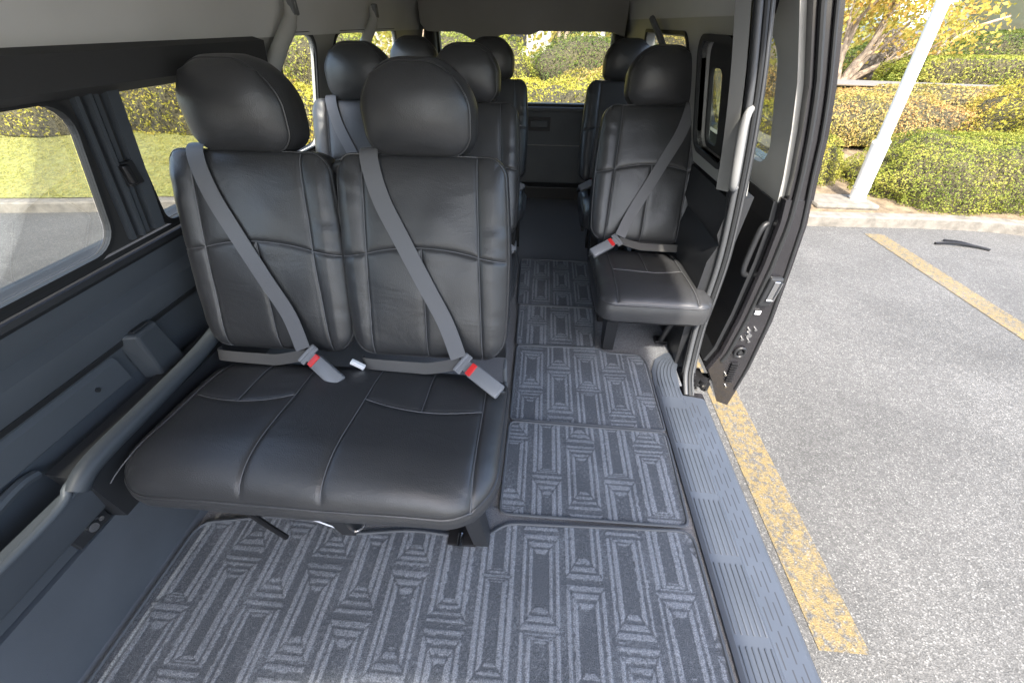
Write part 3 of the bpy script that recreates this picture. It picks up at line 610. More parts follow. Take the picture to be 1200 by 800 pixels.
# step plate
stp = vb(MB().sweep([(.562, .0), (.562, .010), (.575, .016), (.672, .010), (.69, -.02), (.70, -.036), (.792, -.052), (.806, -.062), (.81, -.12), (.79, -.16), (.56, -.16)], -.75, 1.20, 1, True), 'step_plate', STEP)
cpts = [(.562, 1.20), (.585, 1.33), (.64, 1.40), (.76, 1.46), (.80, 1.40), (.73, 1.33), (.70, 1.24), (.74, 1.20)]
cc = [(.562, 1.20), (.568, 1.30), (.60, 1.38), (.66, 1.43), (.76, 1.46), (.78, 1.40), (.71, 1.37), (.685, 1.31), (.672, 1.20)]
V = [(x, y, .0125) for x, y in cc] + [(x, y, -.1) for x, y in cc]; k = len(cc)
sub(MB().add(V, [tuple(range(k)), tuple(range(k, 2 * k))[::-1]] + [(i, (i + 1) % k, (i + 1) % k + k, i + k) for i in range(k)]), 'step_corner', STEP, stp)
mb = MB()
for j in range(6):
    x = .584 + j * .0165
    for y0 in (-.70, -.50, -.30, -.10, .10, .30, .50, .70, .90, 1.10):
        zz = .0165 - (x - .575) * .062
        mb.box((x, y0 + .09, zz), (.0055, .175 if y0 < 1.05 else .1, .005), None, .0015)
for j in range(5):
    a = [(.584 + j * .0165, 1.20), (.590 + j * .0155, 1.28), (.618 + j * .0135, 1.355 - j * .004), (.67 + j * .006, 1.405 - j * .0085), (.745, 1.435 - j * .011)]
    mb.tube([(p.x, p.y, .014) for p in smooth_path([(q[0], q[1], 0) for q in a], 5)], .0028, 6)
sub(mb, 'grip_ribs', STEP, stp, True)
mb = MB()
for row, x in enumerate((.712, .731, .750, .769)):
    for i in range(24):
        y = -.72 + i * .083 + (row % 2) * .02 + row * .008
        if y < 1.15: mb.box((x, y, -.0372 - (x - .70) * .174), (.0045, .058, .003))
sub(mb, 'slots', STEPD, stp)
vb(MB().sweep([(.806, -.07), (.815, -.075), (.82, -.30), (.80, -.40), (.74, -.42), (.74, -.07)], -.8, 1.25, 1, True), 'rocker_panel', PAINT)
vb(MB().sweep([(.735, 1.0 - 1.0), (.76, -.02), (.80, -.25), (.78, -.40), (.70, -.42), (.70, -.02)], 1.26, 3.7, 1, True).sweep([(.742, .0), (.735, .5), (.72, .77), (.70, .80), (.70, 0)], 1.42, 3.7, 1, True), 'body_side', PAINT)
vb(MB().sweep([(-1.165, .74), (-1.19, .77), (-1.22, .3), (-1.20, -.38), (-1.08, -.42), (-1.08, -.02), (-1.165, .2)], -.9, 3.7, 1, True), 'body_side', PAINT)

# sliding door, open, outside the body
OUT = [(-.24, 1.03), (.02, 1.035), (.30, 1.015), (.55, .975), (.72, .945), (.87, .900), (1.0, .865), (1.12, .822), (1.30, .745), (1.50, .665)]
INN = [(0.0, .835), (.10, .862), (.30, .868), (.55, .86), (.72, .845), (.87, .812), (1.0, .775), (1.12, .735), (1.30, .655), (1.50, .58)]
def ip(tab, z):
    for (a, b), (c, d) in zip(tab[:-1], tab[1:]):
        if a <= z <= c: return b + (d - b) * (z - a) / (c - a)
    return tab[0][1] if z < tab[0][0] else tab[-1][1]
DY0, DY1 = 1.34, 2.50
WD = rrect(1.50, 2.35, .86, 1.24, .08)
# lower shell as closed section
zs = [z for z, _ in OUT if z < .80] + [.80]
sec = [(ip(OUT, z), z) for z in zs] + [(ip(INN, z), z) for z in (.80, .72, .55, .30, .10, 0.0)] + [(.90, -.10), (.96, -.215)]
V = []; Fc = []; n = len(sec)
ys = [DY0, DY0 + .012, DY1]
for j, y in enumerate(ys):
    for x, z in sec:
        cx = (ip(OUT, max(z, -.2)) + ip(INN, max(z, 0))) / 2; k = .90 if j == 0 else 1
        V.append((cx + (x - cx) * k, y, z))
for j in range(2):
    for i in range(n): kk = (i + 1) % n; Fc.append((j * n + i, j * n + kk, (j + 1) * n + kk, (j + 1) * n + i))
Fc += [tuple(range(n))]
Fc += [tuple(range(2 * n, 3 * n))[::-1]]
door = vb(MB().add(V, Fc), 'sliding_door', PAINT)
mb = MB(); up_ = [(1.34, .80), (2.50, .80), (2.50, 1.50), (1.34, 1.50)]
zz = [.80, .87, 1.0, 1.12, 1.24, 1.30, 1.50]
def dpanel(tab, off, th):
    loops_o = [(DY0 + .065, z) for z in zz] + [(DY1, z) for z in zz[::-1]]
    return panel(loops_o, [WD], lambda a, b: (ip(tab, b) + off, a, b), th, (1, 0, 0))
mb.add(*dpanel(INN, .03, .05)); sub(mb, 'window_frame', PAINT, door)
mb = MB(); mb.add(*panel([(1.375, .86)] + [(1.375 , z) for z in zz[2:]] + [(2.45, z) for z in zz[::-1][:-2]] + [(2.45, .86), (2.45, .78), (1.375, .78)], [WD], lambda a, b: (ip(INN, b) - .004, a, b), .03, (1, 0, 0)))
sub(mb, 'upper_trim', TRIMG, door)
mb = MB(); mb.add([(ip(INN, b) + .06, a, b) for a, b in WD], [tuple(range(len(WD)))]); sub(mb, 'pane', TINT, door)
V = []; Fc = []
for z in (.80, .87, 1.0, 1.12, 1.30, 1.50): V += [(ip(INN, z) + .014, DY0 + .004, z), (ip(OUT, z) + .002, DY0 + .004, z), (ip(OUT, z) + .002, DY0 + .06, z), (ip(INN, z) + .014, DY0 + .06, z)]
for i in range(5):
    for k in range(4): Fc.append((i * 4 + k, i * 4 + (k + 1) % 4, i * 4 + 4 + (k + 1) % 4, i * 4 + 4 + k))
Fc += [(0, 1, 2, 3), (23, 22, 21, 20)]
o_ = MB().add(V, Fc); sub(o_, 'front_flange', PAINT, door)
# inner lower card, pull handle, latch, mechanism on the leading edge
V = []; Fc = []; zc = [.02, .10, .30, .55, .70, .78]
for z in zc: V += [(ip(INN, z) - .012, DY0 + .045, z), (ip(INN, z) - .012, DY1 - .05, z), (ip(INN, z) + .01, DY1 - .04, z), (ip(INN, z) + .01, DY0 + .035, z)]
for i in range(len(zc) - 1):
    for k in range(4): Fc.append((i * 4 + k, i * 4 + (k + 1) % 4, (i + 1) * 4 + (k + 1) % 4, (i + 1) * 4 + k))
Fc += [(0, 1, 2, 3), tuple(4 * (len(zc) - 1) + k for k in (3, 2, 1, 0))]
sub(MB().add(V, Fc), 'door_card', BLACKP, door)
sub(MB().tube(smooth_path([(.86, 1.40, .70), (.822, 1.385, .685), (.818, 1.385, .60), (.825, 1.385, .50), (.865, 1.40, .48)], 6), .011, 10), 'pull_handle', BLACKP, door, True)
for tb_, o_x, r_ in ((OUT, -.020, .006), (INN, .034, .009)):
    sub(MB().tube([(ip(tb_, z) + o_x, DY0 - .002, z) for z in np.linspace(.06 if tb_ is INN else -.12, 1.48, 30)], r_, 8), 'weatherstrip', RUBBER, door, True)
sub(MB().box((.925, 1.328, .45), (.05, .026, .13), None, .008), 'latch_housing', BLACKP, door)
sub(MB().box((.928, 1.313, .46), (.022, .008, .085), None, .003).tube([(.915, 1.308, .42), (.942, 1.308, .42), (.942, 1.308, .50)], .004, 8), 'latch', METAL, door)
sub(MB().box((.925, 1.332, .345), (.022, .006, .016)), 'sticker', WHITE, door)
for x, z, r in ((.93, .25, .007), (.955, .255, .006), (.92, .20, .007), (.952, .19, .006), (.94, .222, .012), (.93, -.02, .006), (.96, -.10, .006)):
    sub(MB().tube([(x, 1.345, z), (x, 1.330, z)], r, 10), 'bolt', METAL, door, True)
t = [(.94 + .022 * math.cos(a), 1.331, .125 + .026 * math.sin(a)) for a in np.linspace(0, 2 * math.pi, 16, endpoint=False)]
sub(MB().tube(t, .006, 6, True).tube([(.94, 1.345, .125), (.94, 1.326, .125)], .010, 10), 'striker_ring', BLACKP, door, True)
mb = MB()
for k in range(9): mb.box((.945 + k * .0015, 1.332, .055 - k * .0145), (.032, .012, .006), None, .001)
sub(mb, 'contact_grille', DMETAL, door)
mb = MB().box((.80, 1.36, -.07), (.10, .12, .012), None, .003).box((.83, 1.38, -.11), (.12, .04, .07), None, .006).box((.77, 1.33, -.03), (.012, .07, .07), None, .003)
for x, y, z in ((.79, 1.31, -.05), (.83, 1.31, -.06), (.86, 1.33, -.10)): mb.tube([(x, y, z - .02), (x, y, z + .02)], .018, 12)
ra = sub(mb, 'roller_arm', DMETAL, door)
for x, z in ((.775, -.06), (.80, -.085), (.825, -.06), (.85, -.095), (.79, -.12), (.83, -.135)): sub(MB().tube([(x, 1.30, z), (x, 1.288, z)], .006, 8), 'bolt', METAL, door, True)

# ------------------------------------------------------------------ woven floor mats
def matmat():
    m = bpy.data.materials.new('woven_mat_pile'); m.use_nodes = True; n = m.node_tree; L = n.links; b = n.nodes['Principled BSDF']
    b.inputs['Roughness'].default_value = 1; b.inputs['Specular IOR Level'].default_value = .1; b.inputs['Sheen Weight'].default_value = .15
    a = n.nodes.new('ShaderNodeAttribute'); a.attribute_name = 'weave'
    r = n.nodes.new('ShaderNodeValToRGB'); e = r.color_ramp.elements
    e[0].color = (.078, .086, .097, 1); e[1].color = (.190, .205, .226, 1); e[0].position = .1; e[1].position = .9
    L.new(a.outputs['Fac'], r.inputs[0])
    tc = n.nodes.new('ShaderNodeTexCoord'); t = n.nodes.new('ShaderNodeTexNoise'); t.inputs['Scale'].default_value = 420; t.inputs['Detail'].default_value = 2
    L.new(tc.outputs['Object'], t.inputs['Vector'])
    mr = n.nodes.new('ShaderNodeMapRange'); mr.inputs['From Min'].default_value = .3; mr.inputs['From Max'].default_value = .7; mr.inputs['To Min'].default_value = .5; mr.inputs['To Max'].default_value = 1.5
    L.new(t.outputs['Fac'], mr.inputs['Value'])
    s = n.nodes.new('ShaderNodeVectorMath'); s.operation = 'SCALE'; L.new(r.outputs[0], s.inputs[0]); L.new(mr.outputs[0], s.inputs['Scale']); L.new(s.outputs[0], b.inputs['Base Color'])
    bp = n.nodes.new('ShaderNodeBump'); bp.inputs['Strength'].default_value = .7; bp.inputs['Distance'].default_value = .003; L.new(t.outputs['Fac'], bp.inputs['Height']); L.new(bp.outputs[0], b.inputs['Normal'])
    return m
MAT = matmat(); EDGE = mat('mat_edge_binding', (.075, .082, .092), .7, bump_s=500, bump=.5)
def weave(x, y):
    W, Lc = .128, .262
    i = math.floor(x / W); u = x - (i + .5) * W
    yy = y + (Lc / 2 if i % 2 else 0); j = math.floor(yy / Lc); v = yy - (j + .5) * Lc
    h = random.Random(i * 7919 + j * 104729).random(); h2 = (h * 13.7) % 1
    e1 = W / 2 - abs(u); top = Lc / 2 - v; bot = Lc / 2 + v
    if h < .64: e2 = min(top, bot) * (.62 + .18 * h2)             # closed, mitred at both ends
    elif h < .82: e2 = min(top * .78, bot * 1.6 + .02)            # nested arch, open at the foot
    else: e2 = min(bot * .78, top * 1.6 + .02)
    wob = .0006 * noise.noise(Vector((x * 60, y * 60, 0)))
    s1 = (.20, .40, .50, .72) if h2 < .5 else (.16, .30, .44, .62)
    if e1 < e2:                                   # upright bars
        k = (e1 + wob) / .064
        val = .22 if k < s1[0] else (.92 if k < s1[1] else (.22 if k < s1[2] else (.85 if k < s1[3] else .10)))
    else:                                         # mitred ends: fine cross bars
        k = (e2 + wob) % (.0125 if h2 < .6 else .0165)
        if e2 > .056: k = 0
        val = .15 if k < .0058 else .74
    if abs(e1 - e2) < .0024: val *= .3
    return val + .26 * noise.noise(Vector((x * 9, y * 9, 3))) + .32 * noise.noise(Vector((x * 130, y * 130, 7)))
def floor_mat(poly, label, res=.0033, z=.012, seed=0):
    """poly: outline; the pile is a fine grid clipped to the outline"""
    xs = [p[0] for p in poly]; ys = [p[1] for p in poly]; x0, x1, y0, y1 = min(xs), max(xs), min(ys), max(ys)
    nx = int((x1 - x0) / res) + 1; ny = int((y1 - y0) / res) + 1
    N = len(poly)
    def inside_arr(X, Y):
        ins = np.zeros(X.shape, bool)
        for i in range(N):
            xa, ya = poly[i]; xb, yb = poly[(i + 1) % N]
            c = ((ya > Y) != (yb > Y)) & (X < (xb - xa) * (Y - ya) / ((yb - ya) if yb != ya else 1e-9) + xa); ins ^= c
        return ins
    GX = x0 + np.arange(nx + 1) * res; GY = y0 + np.arange(ny + 1) * res
    XX, YY = np.meshgrid(GX, GY, indexing='ij'); cx = XX[:-1, :-1] + res / 2; cy = YY[:-1, :-1] + res / 2
    ins = inside_arr(cx, cy); idx = np.full(XX.shape, -1); V = []; W = []; Fc = []
    for i, j in zip(*np.nonzero(ins)):
        f = []
        for a, b in ((i, j), (i + 1, j), (i + 1, j + 1), (i, j + 1)):
            if idx[a, b] < 0:
                x, y = XX[a, b], YY[a, b]; wv = weave(x + seed * .037, y + seed * .061); idx[a, b] = len(V)
                V.append((x, y, z + .0016 * wv + .0012 * noise.noise(Vector((x * 5, y * 5, seed))))); W.append(wv)
            f.append(idx[a, b])
        Fc.append(f)
    o = empty('floor_mat', ((x0 + x1) / 2, (y0 + y1) / 2, 0)); off = Vector(o.location)
    p = mk('pile', V, Fc, MAT, o, True); p.location = -off
    at = p.data.attributes.new('weave', 'FLOAT', 'POINT'); at.data.foreach_set('value', np.array(W, np.float32))
    P = [(a, b, z + .0015) for a, b in poly]
    q = MB().tube(P, .0052, 6, True).build('edge_binding', EDGE, o, True); q.location = -off
    b = MB(); k = len(poly); b.add([(x, y, .003) for x, y in poly] + [(x, y, z - .001) for x, y in poly], [tuple(range(k)), tuple(range(k, 2 * k))] + [(i, (i + 1) % k, (i + 1) % k + k, i + k) for i in range(k)])
    q = b.build('backing', EDGE, o); q.location = -off
    return tag(o, label, 'floor mat', 'patterned grey mats along the cabin floor')
def rp(pts, r=.03, n=4):
    """polygon with rounded corners"""
    out = []; N = len(pts)
    for i in range(N):
        p = Vector(pts[i]); a = (Vector(pts[i - 1]) - p); b = (Vector(pts[(i + 1) % N]) - p); rr = min(r, a.length * .4, b.length * .4)
        A = p + a.normalized() * rr; B = p + b.normalized() * rr
        for k in range(n + 1):
            t = k / n; out.append(tuple((1 - t) ** 2 * A + 2 * t * (1 - t) * p + t * t * B))
    return out
floor_mat(rp([(-1.035, -.55), (.538, -.55), (.545, .565), (-.05, .545), (-.12, .49), (-.35, .50), (-.56, .47), (-.62, .50), (-.80, .51), (-1.035, .47)], .045), 'large grey geometric floor mat in the foreground, in front of the double seat', seed=0)
floor_mat(rp([(-.075, .575), (.540, .578), (.552, .945), (-.07, .955)], .03), 'grey geometric mat in the aisle, second from the front, beside the step', seed=3)
floor_mat(rp([(-.07, .965), (.551, .955), (.553, 1.35), (.53, 1.40), (.37, 1.405), (.33, 1.435), (-.07, 1.425)], .02), 'grey geometric aisle mat beside the curved end of the step', seed=5)
floor_mat(rp([(-.075, 1.435), (.315, 1.44), (.345, 1.78), (-.08, 1.78)], .02), 'small grey geometric aisle mat left of the single seat', seed=8)
floor_mat(rp([(-.09, 1.79), (.345, 1.79), (.365, 2.33), (-.10, 2.33)], .025), 'rearmost grey geometric aisle mat, ending on the plain carpet', seed=11)

# ------------------------------------------------------------------ seats
def bpoint(a, b, W, Hh, r):
    """square boundary direction -> point on rounded rectangle (r: (bottom, top) corner radii)"""
    q = Vector((a * W / 2, b * Hh / 2)); rr = r[1] if b > 0 else r[0]
    c = Vector((W / 2 - rr, Hh / 2 - rr)); k = Vector((max(-c.x, min(c.x, q.x)), max(-c.y, min(c.y, q.y)))); d = q - k
    if abs(d.x) > 1e-9 and abs(d.y) > 1e-9: q = k + d.normalized() * rr
    return q
def pad(W, Hh, T, D, r, nx, ny, wf=None, seams=(), a=10, b=2.2, crown=0.0, groove=.004, sig=.0045, hf=None, warp=1.25, skirt_out=.006):
    """upholstered pad in local (x, v, w): front sheet with seams, gusset, flat back. returns MB-able (V,F), boundary ring, height function"""
    wf = wf or (lambda v: 1.0)
    def prof(u, t): return T * (max(0.0, 1 - min(1, abs(u)) ** a) * max(0.0, 1 - min(1, abs(t)) ** a)) ** (1 / b)
    def base(x, v):
        u = x / (W / 2 * wf(v)); t = v / (Hh / 2)
        return prof(u, t) + crown * max(0, 1 - u * u) * max(0, 1 - t * t) + (hf(x, v) if hf else 0)
    segs = []
    for s in seams:
        for p, q in zip(s[:-1], s[1:]): segs.append((p[0], p[1], q[0], q[1]))
    sg = lambda i, n: (lambda s: math.copysign(1 - (1 - abs(s)) ** warp, s))(-1 + 2 * i / n)
    X = np.zeros((nx + 1, ny + 1)); Y = X.copy(); Z = X.copy()
    for i in range(nx + 1):
        for j in range(ny + 1):
            s, t = sg(i, nx), sg(j, ny); rho = max(abs(s), abs(t))
            if rho < 1e-6: x, v = 0, 0
            else:
                q = bpoint(s / rho, t / rho, W, Hh, r); sq = Vector((s * W / 2, t * Hh / 2)); k = rho ** 6
                p = sq * (1 - k) + q * rho * k; x, v = p.x, p.y
            X[i, j] = x * wf(v); Y[i, j] = v
            Z[i, j] = prof(s, t) + crown * (1 - s * s) * (1 - t * t) + (hf(X[i, j], v) if hf else 0)
    if segs:
        Dm = np.full(X.shape, 9.0)
        for xa, ya, xb, yb in segs:
            dx, dy = xb - xa, yb - ya; l2 = dx * dx + dy * dy + 1e-12
            t = np.clip(((X - xa) * dx + (Y - ya) * dy) / l2, 0, 1); Dm = np.minimum(Dm, np.hypot(X - xa - t * dx, Y - ya - t * dy))
        Z -= groove * np.exp(-(Dm / sig) ** 2) + groove * .5 * np.exp(-(Dm / (sig * 3.2)) ** 2)
    V = [(X[i, j], Y[i, j], Z[i, j]) for i in range(nx + 1) for j in range(ny + 1)]
    Fc = [(i * (ny + 1) + j, (i + 1) * (ny + 1) + j, (i + 1) * (ny + 1) + j + 1, i * (ny + 1) + j + 1) for i in range(nx) for j in range(ny)]
    bd = [(i, 0) for i in range(nx)] + [(nx, j) for j in range(ny)] + [(i, ny) for i in range(nx, 0, -1)] + [(0, j) for j in range(ny, 0, -1)]
    ringp = [Vector((X[i, j], Y[i, j], Z[i, j])) for i, j in bd]; prev = [i * (ny + 1) + j for i, j in bd]; n = len(bd)
    for o, d in ((skirt_out * .7, D * .15), (skirt_out, D * .5), (skirt_out * .6, D * .85), (-.012, D), (-.05, D * 1.02)):
        k = len(V)
        for p in ringp:
            c = Vector((p.x, p.y)); l = c.length; c = c * (1 + o / l); V.append((c.x, c.y, p.z - d))
        cur = list(range(k, k + n))
        for i in range(n): Fc.append((prev[i], cur[i], cur[(i + 1) % n], prev[(i + 1) % n]))
        prev = cur
    Fc.append(tuple(prev[::-1]))
    return V, Fc, ringp, base
def place(V, O, ex, ev, ew): return [O + ex * v[0] + ev * v[1] + ew * v[2] for v in V]
EX = Vector((1, 0, 0))
def seam_tubes(seams, base, fr, r=.0013, dz=-.0022):
    mb = MB(); O, ex, ev, ew = fr
    for s in seams:
        pts = []
        for p, q in zip(s[:-1], s[1:]):
            m_ = max(1, int(math.hypot(q[0] - p[0], q[1] - p[1]) / .012))
            for k in range(m_): pts.append((p[0] + (q[0] - p[0]) * k / m_, p[1] + (q[1] - p[1]) * k / m_))
        pts.append(s[-1]); mb.tube([O + ex * x + ev * v + ew * (base(x, v) + dz) for x, v in pts], r, 5)
    return mb
def arc(x0, x1, v0, v1, sag, n=10): return [(x0 + (x1 - x0) * k / n, v0 + (v1 - v0) * k / n + sag * 4 * (k / n) * (1 - k / n)) for k in range(n + 1)]
cache = {}
def shared(key, fn):
    if key not in cache: cache[key] = fn()
    return cache[key]
def link_part(name, mesh, parent):
    o = bpy.data.objects.new(name, mesh); COL.objects.link(o); o.parent = parent; return o
def meshof(mb, name, m, smooth=True):
    o = mb.build(name, m, None, smooth); me = o.data; bpy.data.objects.remove(o); return me
BH = .570; TILT = R(20)
EV = Vector((0, math.sin(TILT), math.cos(TILT))); EW = Vector((0, -math.cos(TILT), math.sin(TILT)))
def back_frame(yb, zb): return Vector((0, yb, zb)) + EV * (BH / 2)
def wfb(v):                                  # backrest narrows to the top and a little at the foot
    t = v / (BH / 2); return 1.0 - .075 * max(0, t) ** 1.5 - .05 * max(0, -t) ** 3
def make_back():
    bw = .482; hx = .152
    ss = [[(-hx - .012 * (1 - t * t) * 0 - (.018 * (.5 - .5 * t)), t * BH / 2 * .985) for t in np.linspace(1, -1, 12)],
          [(hx + .018 * (.5 - .5 * t), t * BH / 2 * .985) for t in np.linspace(1, -1, 12)],
          arc(-hx - .008, hx + .008, .030, .030, .022), [(0, .05), (.002, -.1), (0, -BH / 2 * .98)],
          [(-hx - .008, .030), (-bw / 2 * .97, .018)], [(hx + .008, .030), (bw / 2 * .97, .018)]]
    def hf(x, v):
        q = abs(x) / (bw / 2); z = .012 * max(0, (q - .62) / .38) * (1 - max(0, (q - .82) / .18)) * 1.4
        # creases gathered in the side bolsters
        if q > .66: z += .0013 * math.sin(v * 95 + 3 * noise.noise(Vector((x * 8, v * 6, 1)))) * min(1, (q - .66) * 6) * max(0, noise.noise(Vector((x * 5, v * 7, 2))) + .35)
        z += .004 * noise.noise(Vector((x * 9, v * 9, 4)))
        return z
    V, Fc, rg, base = pad(bw, BH, .022, .085, (.075, .050), 120, 150, wfb, ss, hf=hf, crown=.014, a=9)
    return V, Fc, rg, base, ss
def make_bench_top(W, D, T, r, drop, seams, nx, ny, hf=None, a=7, b=2.0):
    return pad(W, D, T, drop, r, nx, ny, None, seams, a=a, b=b, crown=.012, hf=hf, skirt_out=.008, warp=1.5)
def head_geo():
    V, Fc, rg, base = pad(.272, .200, .036, .105, (.052, .098), 56, 56, lambda v: 1 - .15 * max(0, v / .100) ** 1.5 - .04 * max(0, -v / .100) ** 2, (), a=2.6, b=1.8, crown=.012, skirt_out=.012, warp=1.5)
    return V, Fc, rg, base
BK = make_back(); HD = head_geo()
def belt_strip(pts, wv, th=.0016, w=.047):
    """flat webbing along pts; wv = width direction(s)"""
    P = smooth_path(pts, 6); V = []; Fc = []; n = len(P)
    for i, p in enumerate(P):
        t = (P[min(i + 1, n - 1)] - P[max(i - 1, 0)]).normalized(); wd = wv if isinstance(wv, Vector) else (wv[0].lerp(wv[1], i / (n - 1)))
        s = (wd - t * wd.dot(t)).normalized(); nn = t.cross(s)
        V += [p + s * w / 2, p - s * w / 2, p - s * w / 2 + nn * th, p + s * w / 2 + nn * th]
        V[-4:] = V[-4:]
    for i in range(n - 1):
        for k in range(4): Fc.append((i * 4 + k, i * 4 + (k + 1) % 4, (i + 1) * 4 + (k + 1) % 4, (i + 1) * 4 + k))
    Fc += [(0, 1, 2, 3), tuple((n - 1) * 4 + k for k in (3, 2, 1, 0))]
    return V, Fc

def add_back(root, xc, yb, zb, mirror, dark=False):
    """backrest, headrest, belt and buckle of one place"""
    sgn = -1 if mirror else 1
    O = back_frame(yb, zb); fr = (Vector((0, 0, 0)), EX, EV, EW)
    def f_back():
        return meshof(MB().add(place(BK[0], *fr), BK[1]), 'backrest', LEATHER)
    bk = link_part('backrest', shared('back', f_back), root); bk.location = O + EX * xc
    def f_pip():
        R_ = BK[2][::2]
        return meshof(MB().tube(place(R_, *fr), .0034, 6, True), 'piping', LEATHER)
    pp_ = link_part('piping', shared('bpip', f_pip), bk)
    st = link_part('seam_line', shared('bst', lambda: meshof(seam_tubes(BK[4], BK[3], fr), 'seam_line', SEAM_HI)), bk)
    # headrest
    hfr = (Vector((0, 0, 0)), EX, Vector((0, math.sin(R(6)), math.cos(R(6)))), Vector((0, -math.cos(R(6)), math.sin(R(6)))))
    Hc_ = O + EX * xc + EV * (BH / 2) + Vector((0, .018, .100)) + Vector((0, -.01, 0))
    hd = link_part('headrest', shared('hd', lambda: meshof(MB().add(place(HD[0], *hfr), HD[1]), 'headrest', LEATHER)), root); hd.location = Hc_
    link_part('piping', shared('hpip', lambda: meshof(MB().tube(place(HD[2], *hfr), .0030, 6, True), 'piping', LEATHER)), hd)
    def f_stem(): return meshof(MB().tube([(0, .05, -.16), (0, .05, -.05)], .0065, 10).tube([(0, .05, -.128), (0, .05, -.108)], .013, 12), 'stem', METAL)
    for sx in (-.055, .055): link_part('stem', shared('stem', f_stem), hd).location = (sx, 0, 0)
    # shoulder belt: over the shoulder, down across the backrest to the buckle
    base = BK[3]
    S = lambda x, v, off: O + EX * (xc + sgn * x) + EV * v + EW * (max(base(x, v), .012) + off)
    up_ = O + EX * (xc - sgn * .135) + EV * (BH / 2 + .018) - EW * .07
    bx = sgn * .118
    bpos = O + EX * (xc + bx) + EV * (-BH / 2 + .010) + EW * .064
    pts = [up_, O + EX * (xc - sgn * .133) + EV * (BH / 2 + .014) + EW * .005, S(-.125, BH / 2 - .03, .008), S(-.10, .17, .006), S(-.05, .07, .006), S(.01, -.05, .008), S(.065, -.16, .014), bpos + Vector((-.012 * sgn, .004, .018))]
    d = (pts[-1] - pts[2]).normalized(); wd = d.cross(EW).normalized()
    V, Fc = belt_strip(pts, (Vector((1, 0, 0)), wd if wd.x > 0 else -wd), w=.049)
    MB().add(V, Fc).build('seat_belt', BELT, root, True)
    lp = O + EX * (xc - sgn * .19) + EV * (-BH / 2 + .0) + EW * .035
    V, Fc = belt_strip([bpos + Vector((-.01 * sgn, -.002, .0)), bpos + Vector((-.10 * sgn, -.004, -.024)), (bpos + lp) / 2 + Vector((0, -.012, -.020)), lp + Vector((0, -.01, -.018)), lp + Vector((-.02 * sgn, .02, -.03))], (Vector((0, .75, .66)), Vector((0, .35, .95))), w=.034)
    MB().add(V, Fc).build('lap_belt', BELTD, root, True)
    # tongue and buckle
    ax = Vector((.76 * sgn, -.47, -.24)).normalized(); sd = Vector((sgn * .70, .10, .70)); sd = (ax.cross(Vector((0, -.6, .8)))).normalized(); nn = sd.cross(ax).normalized()
    rot = Matrix((sd, ax, nn)).transposed() * 1.28
    MB().box(bpos + ax * .0, (.050, .020, .006), rot, .002).box(bpos + ax * .018, (.026, .036, .004), rot, .001).box(bpos - ax * .006 + nn * .003, (.050, .009, .009), rot, .003).build('tongue', BUCKLE, root)
    bb = MB().box(bpos + ax * .088, (.036, .088, .019), rot, .005).build('buckle', BUCKLE, root, True)
    MB().box(bpos + ax * .036 + nn * .0015, (.031, .014, .0215), rot, .002).build('release_button', RED, bb)
    q = bpos + ax * .14
    MB().tube(smooth_path([q - ax * .01, q + ax * .015 + Vector((0, .02, -.01)), q + Vector((sgn * .0, .06, -.035))], 5), .008, 8).build('buckle_stalk', BLACKP, bb, True)
    return bk
G2 = 'double seats along the closed side of the cabin'; G1 = 'single seats on the door side'
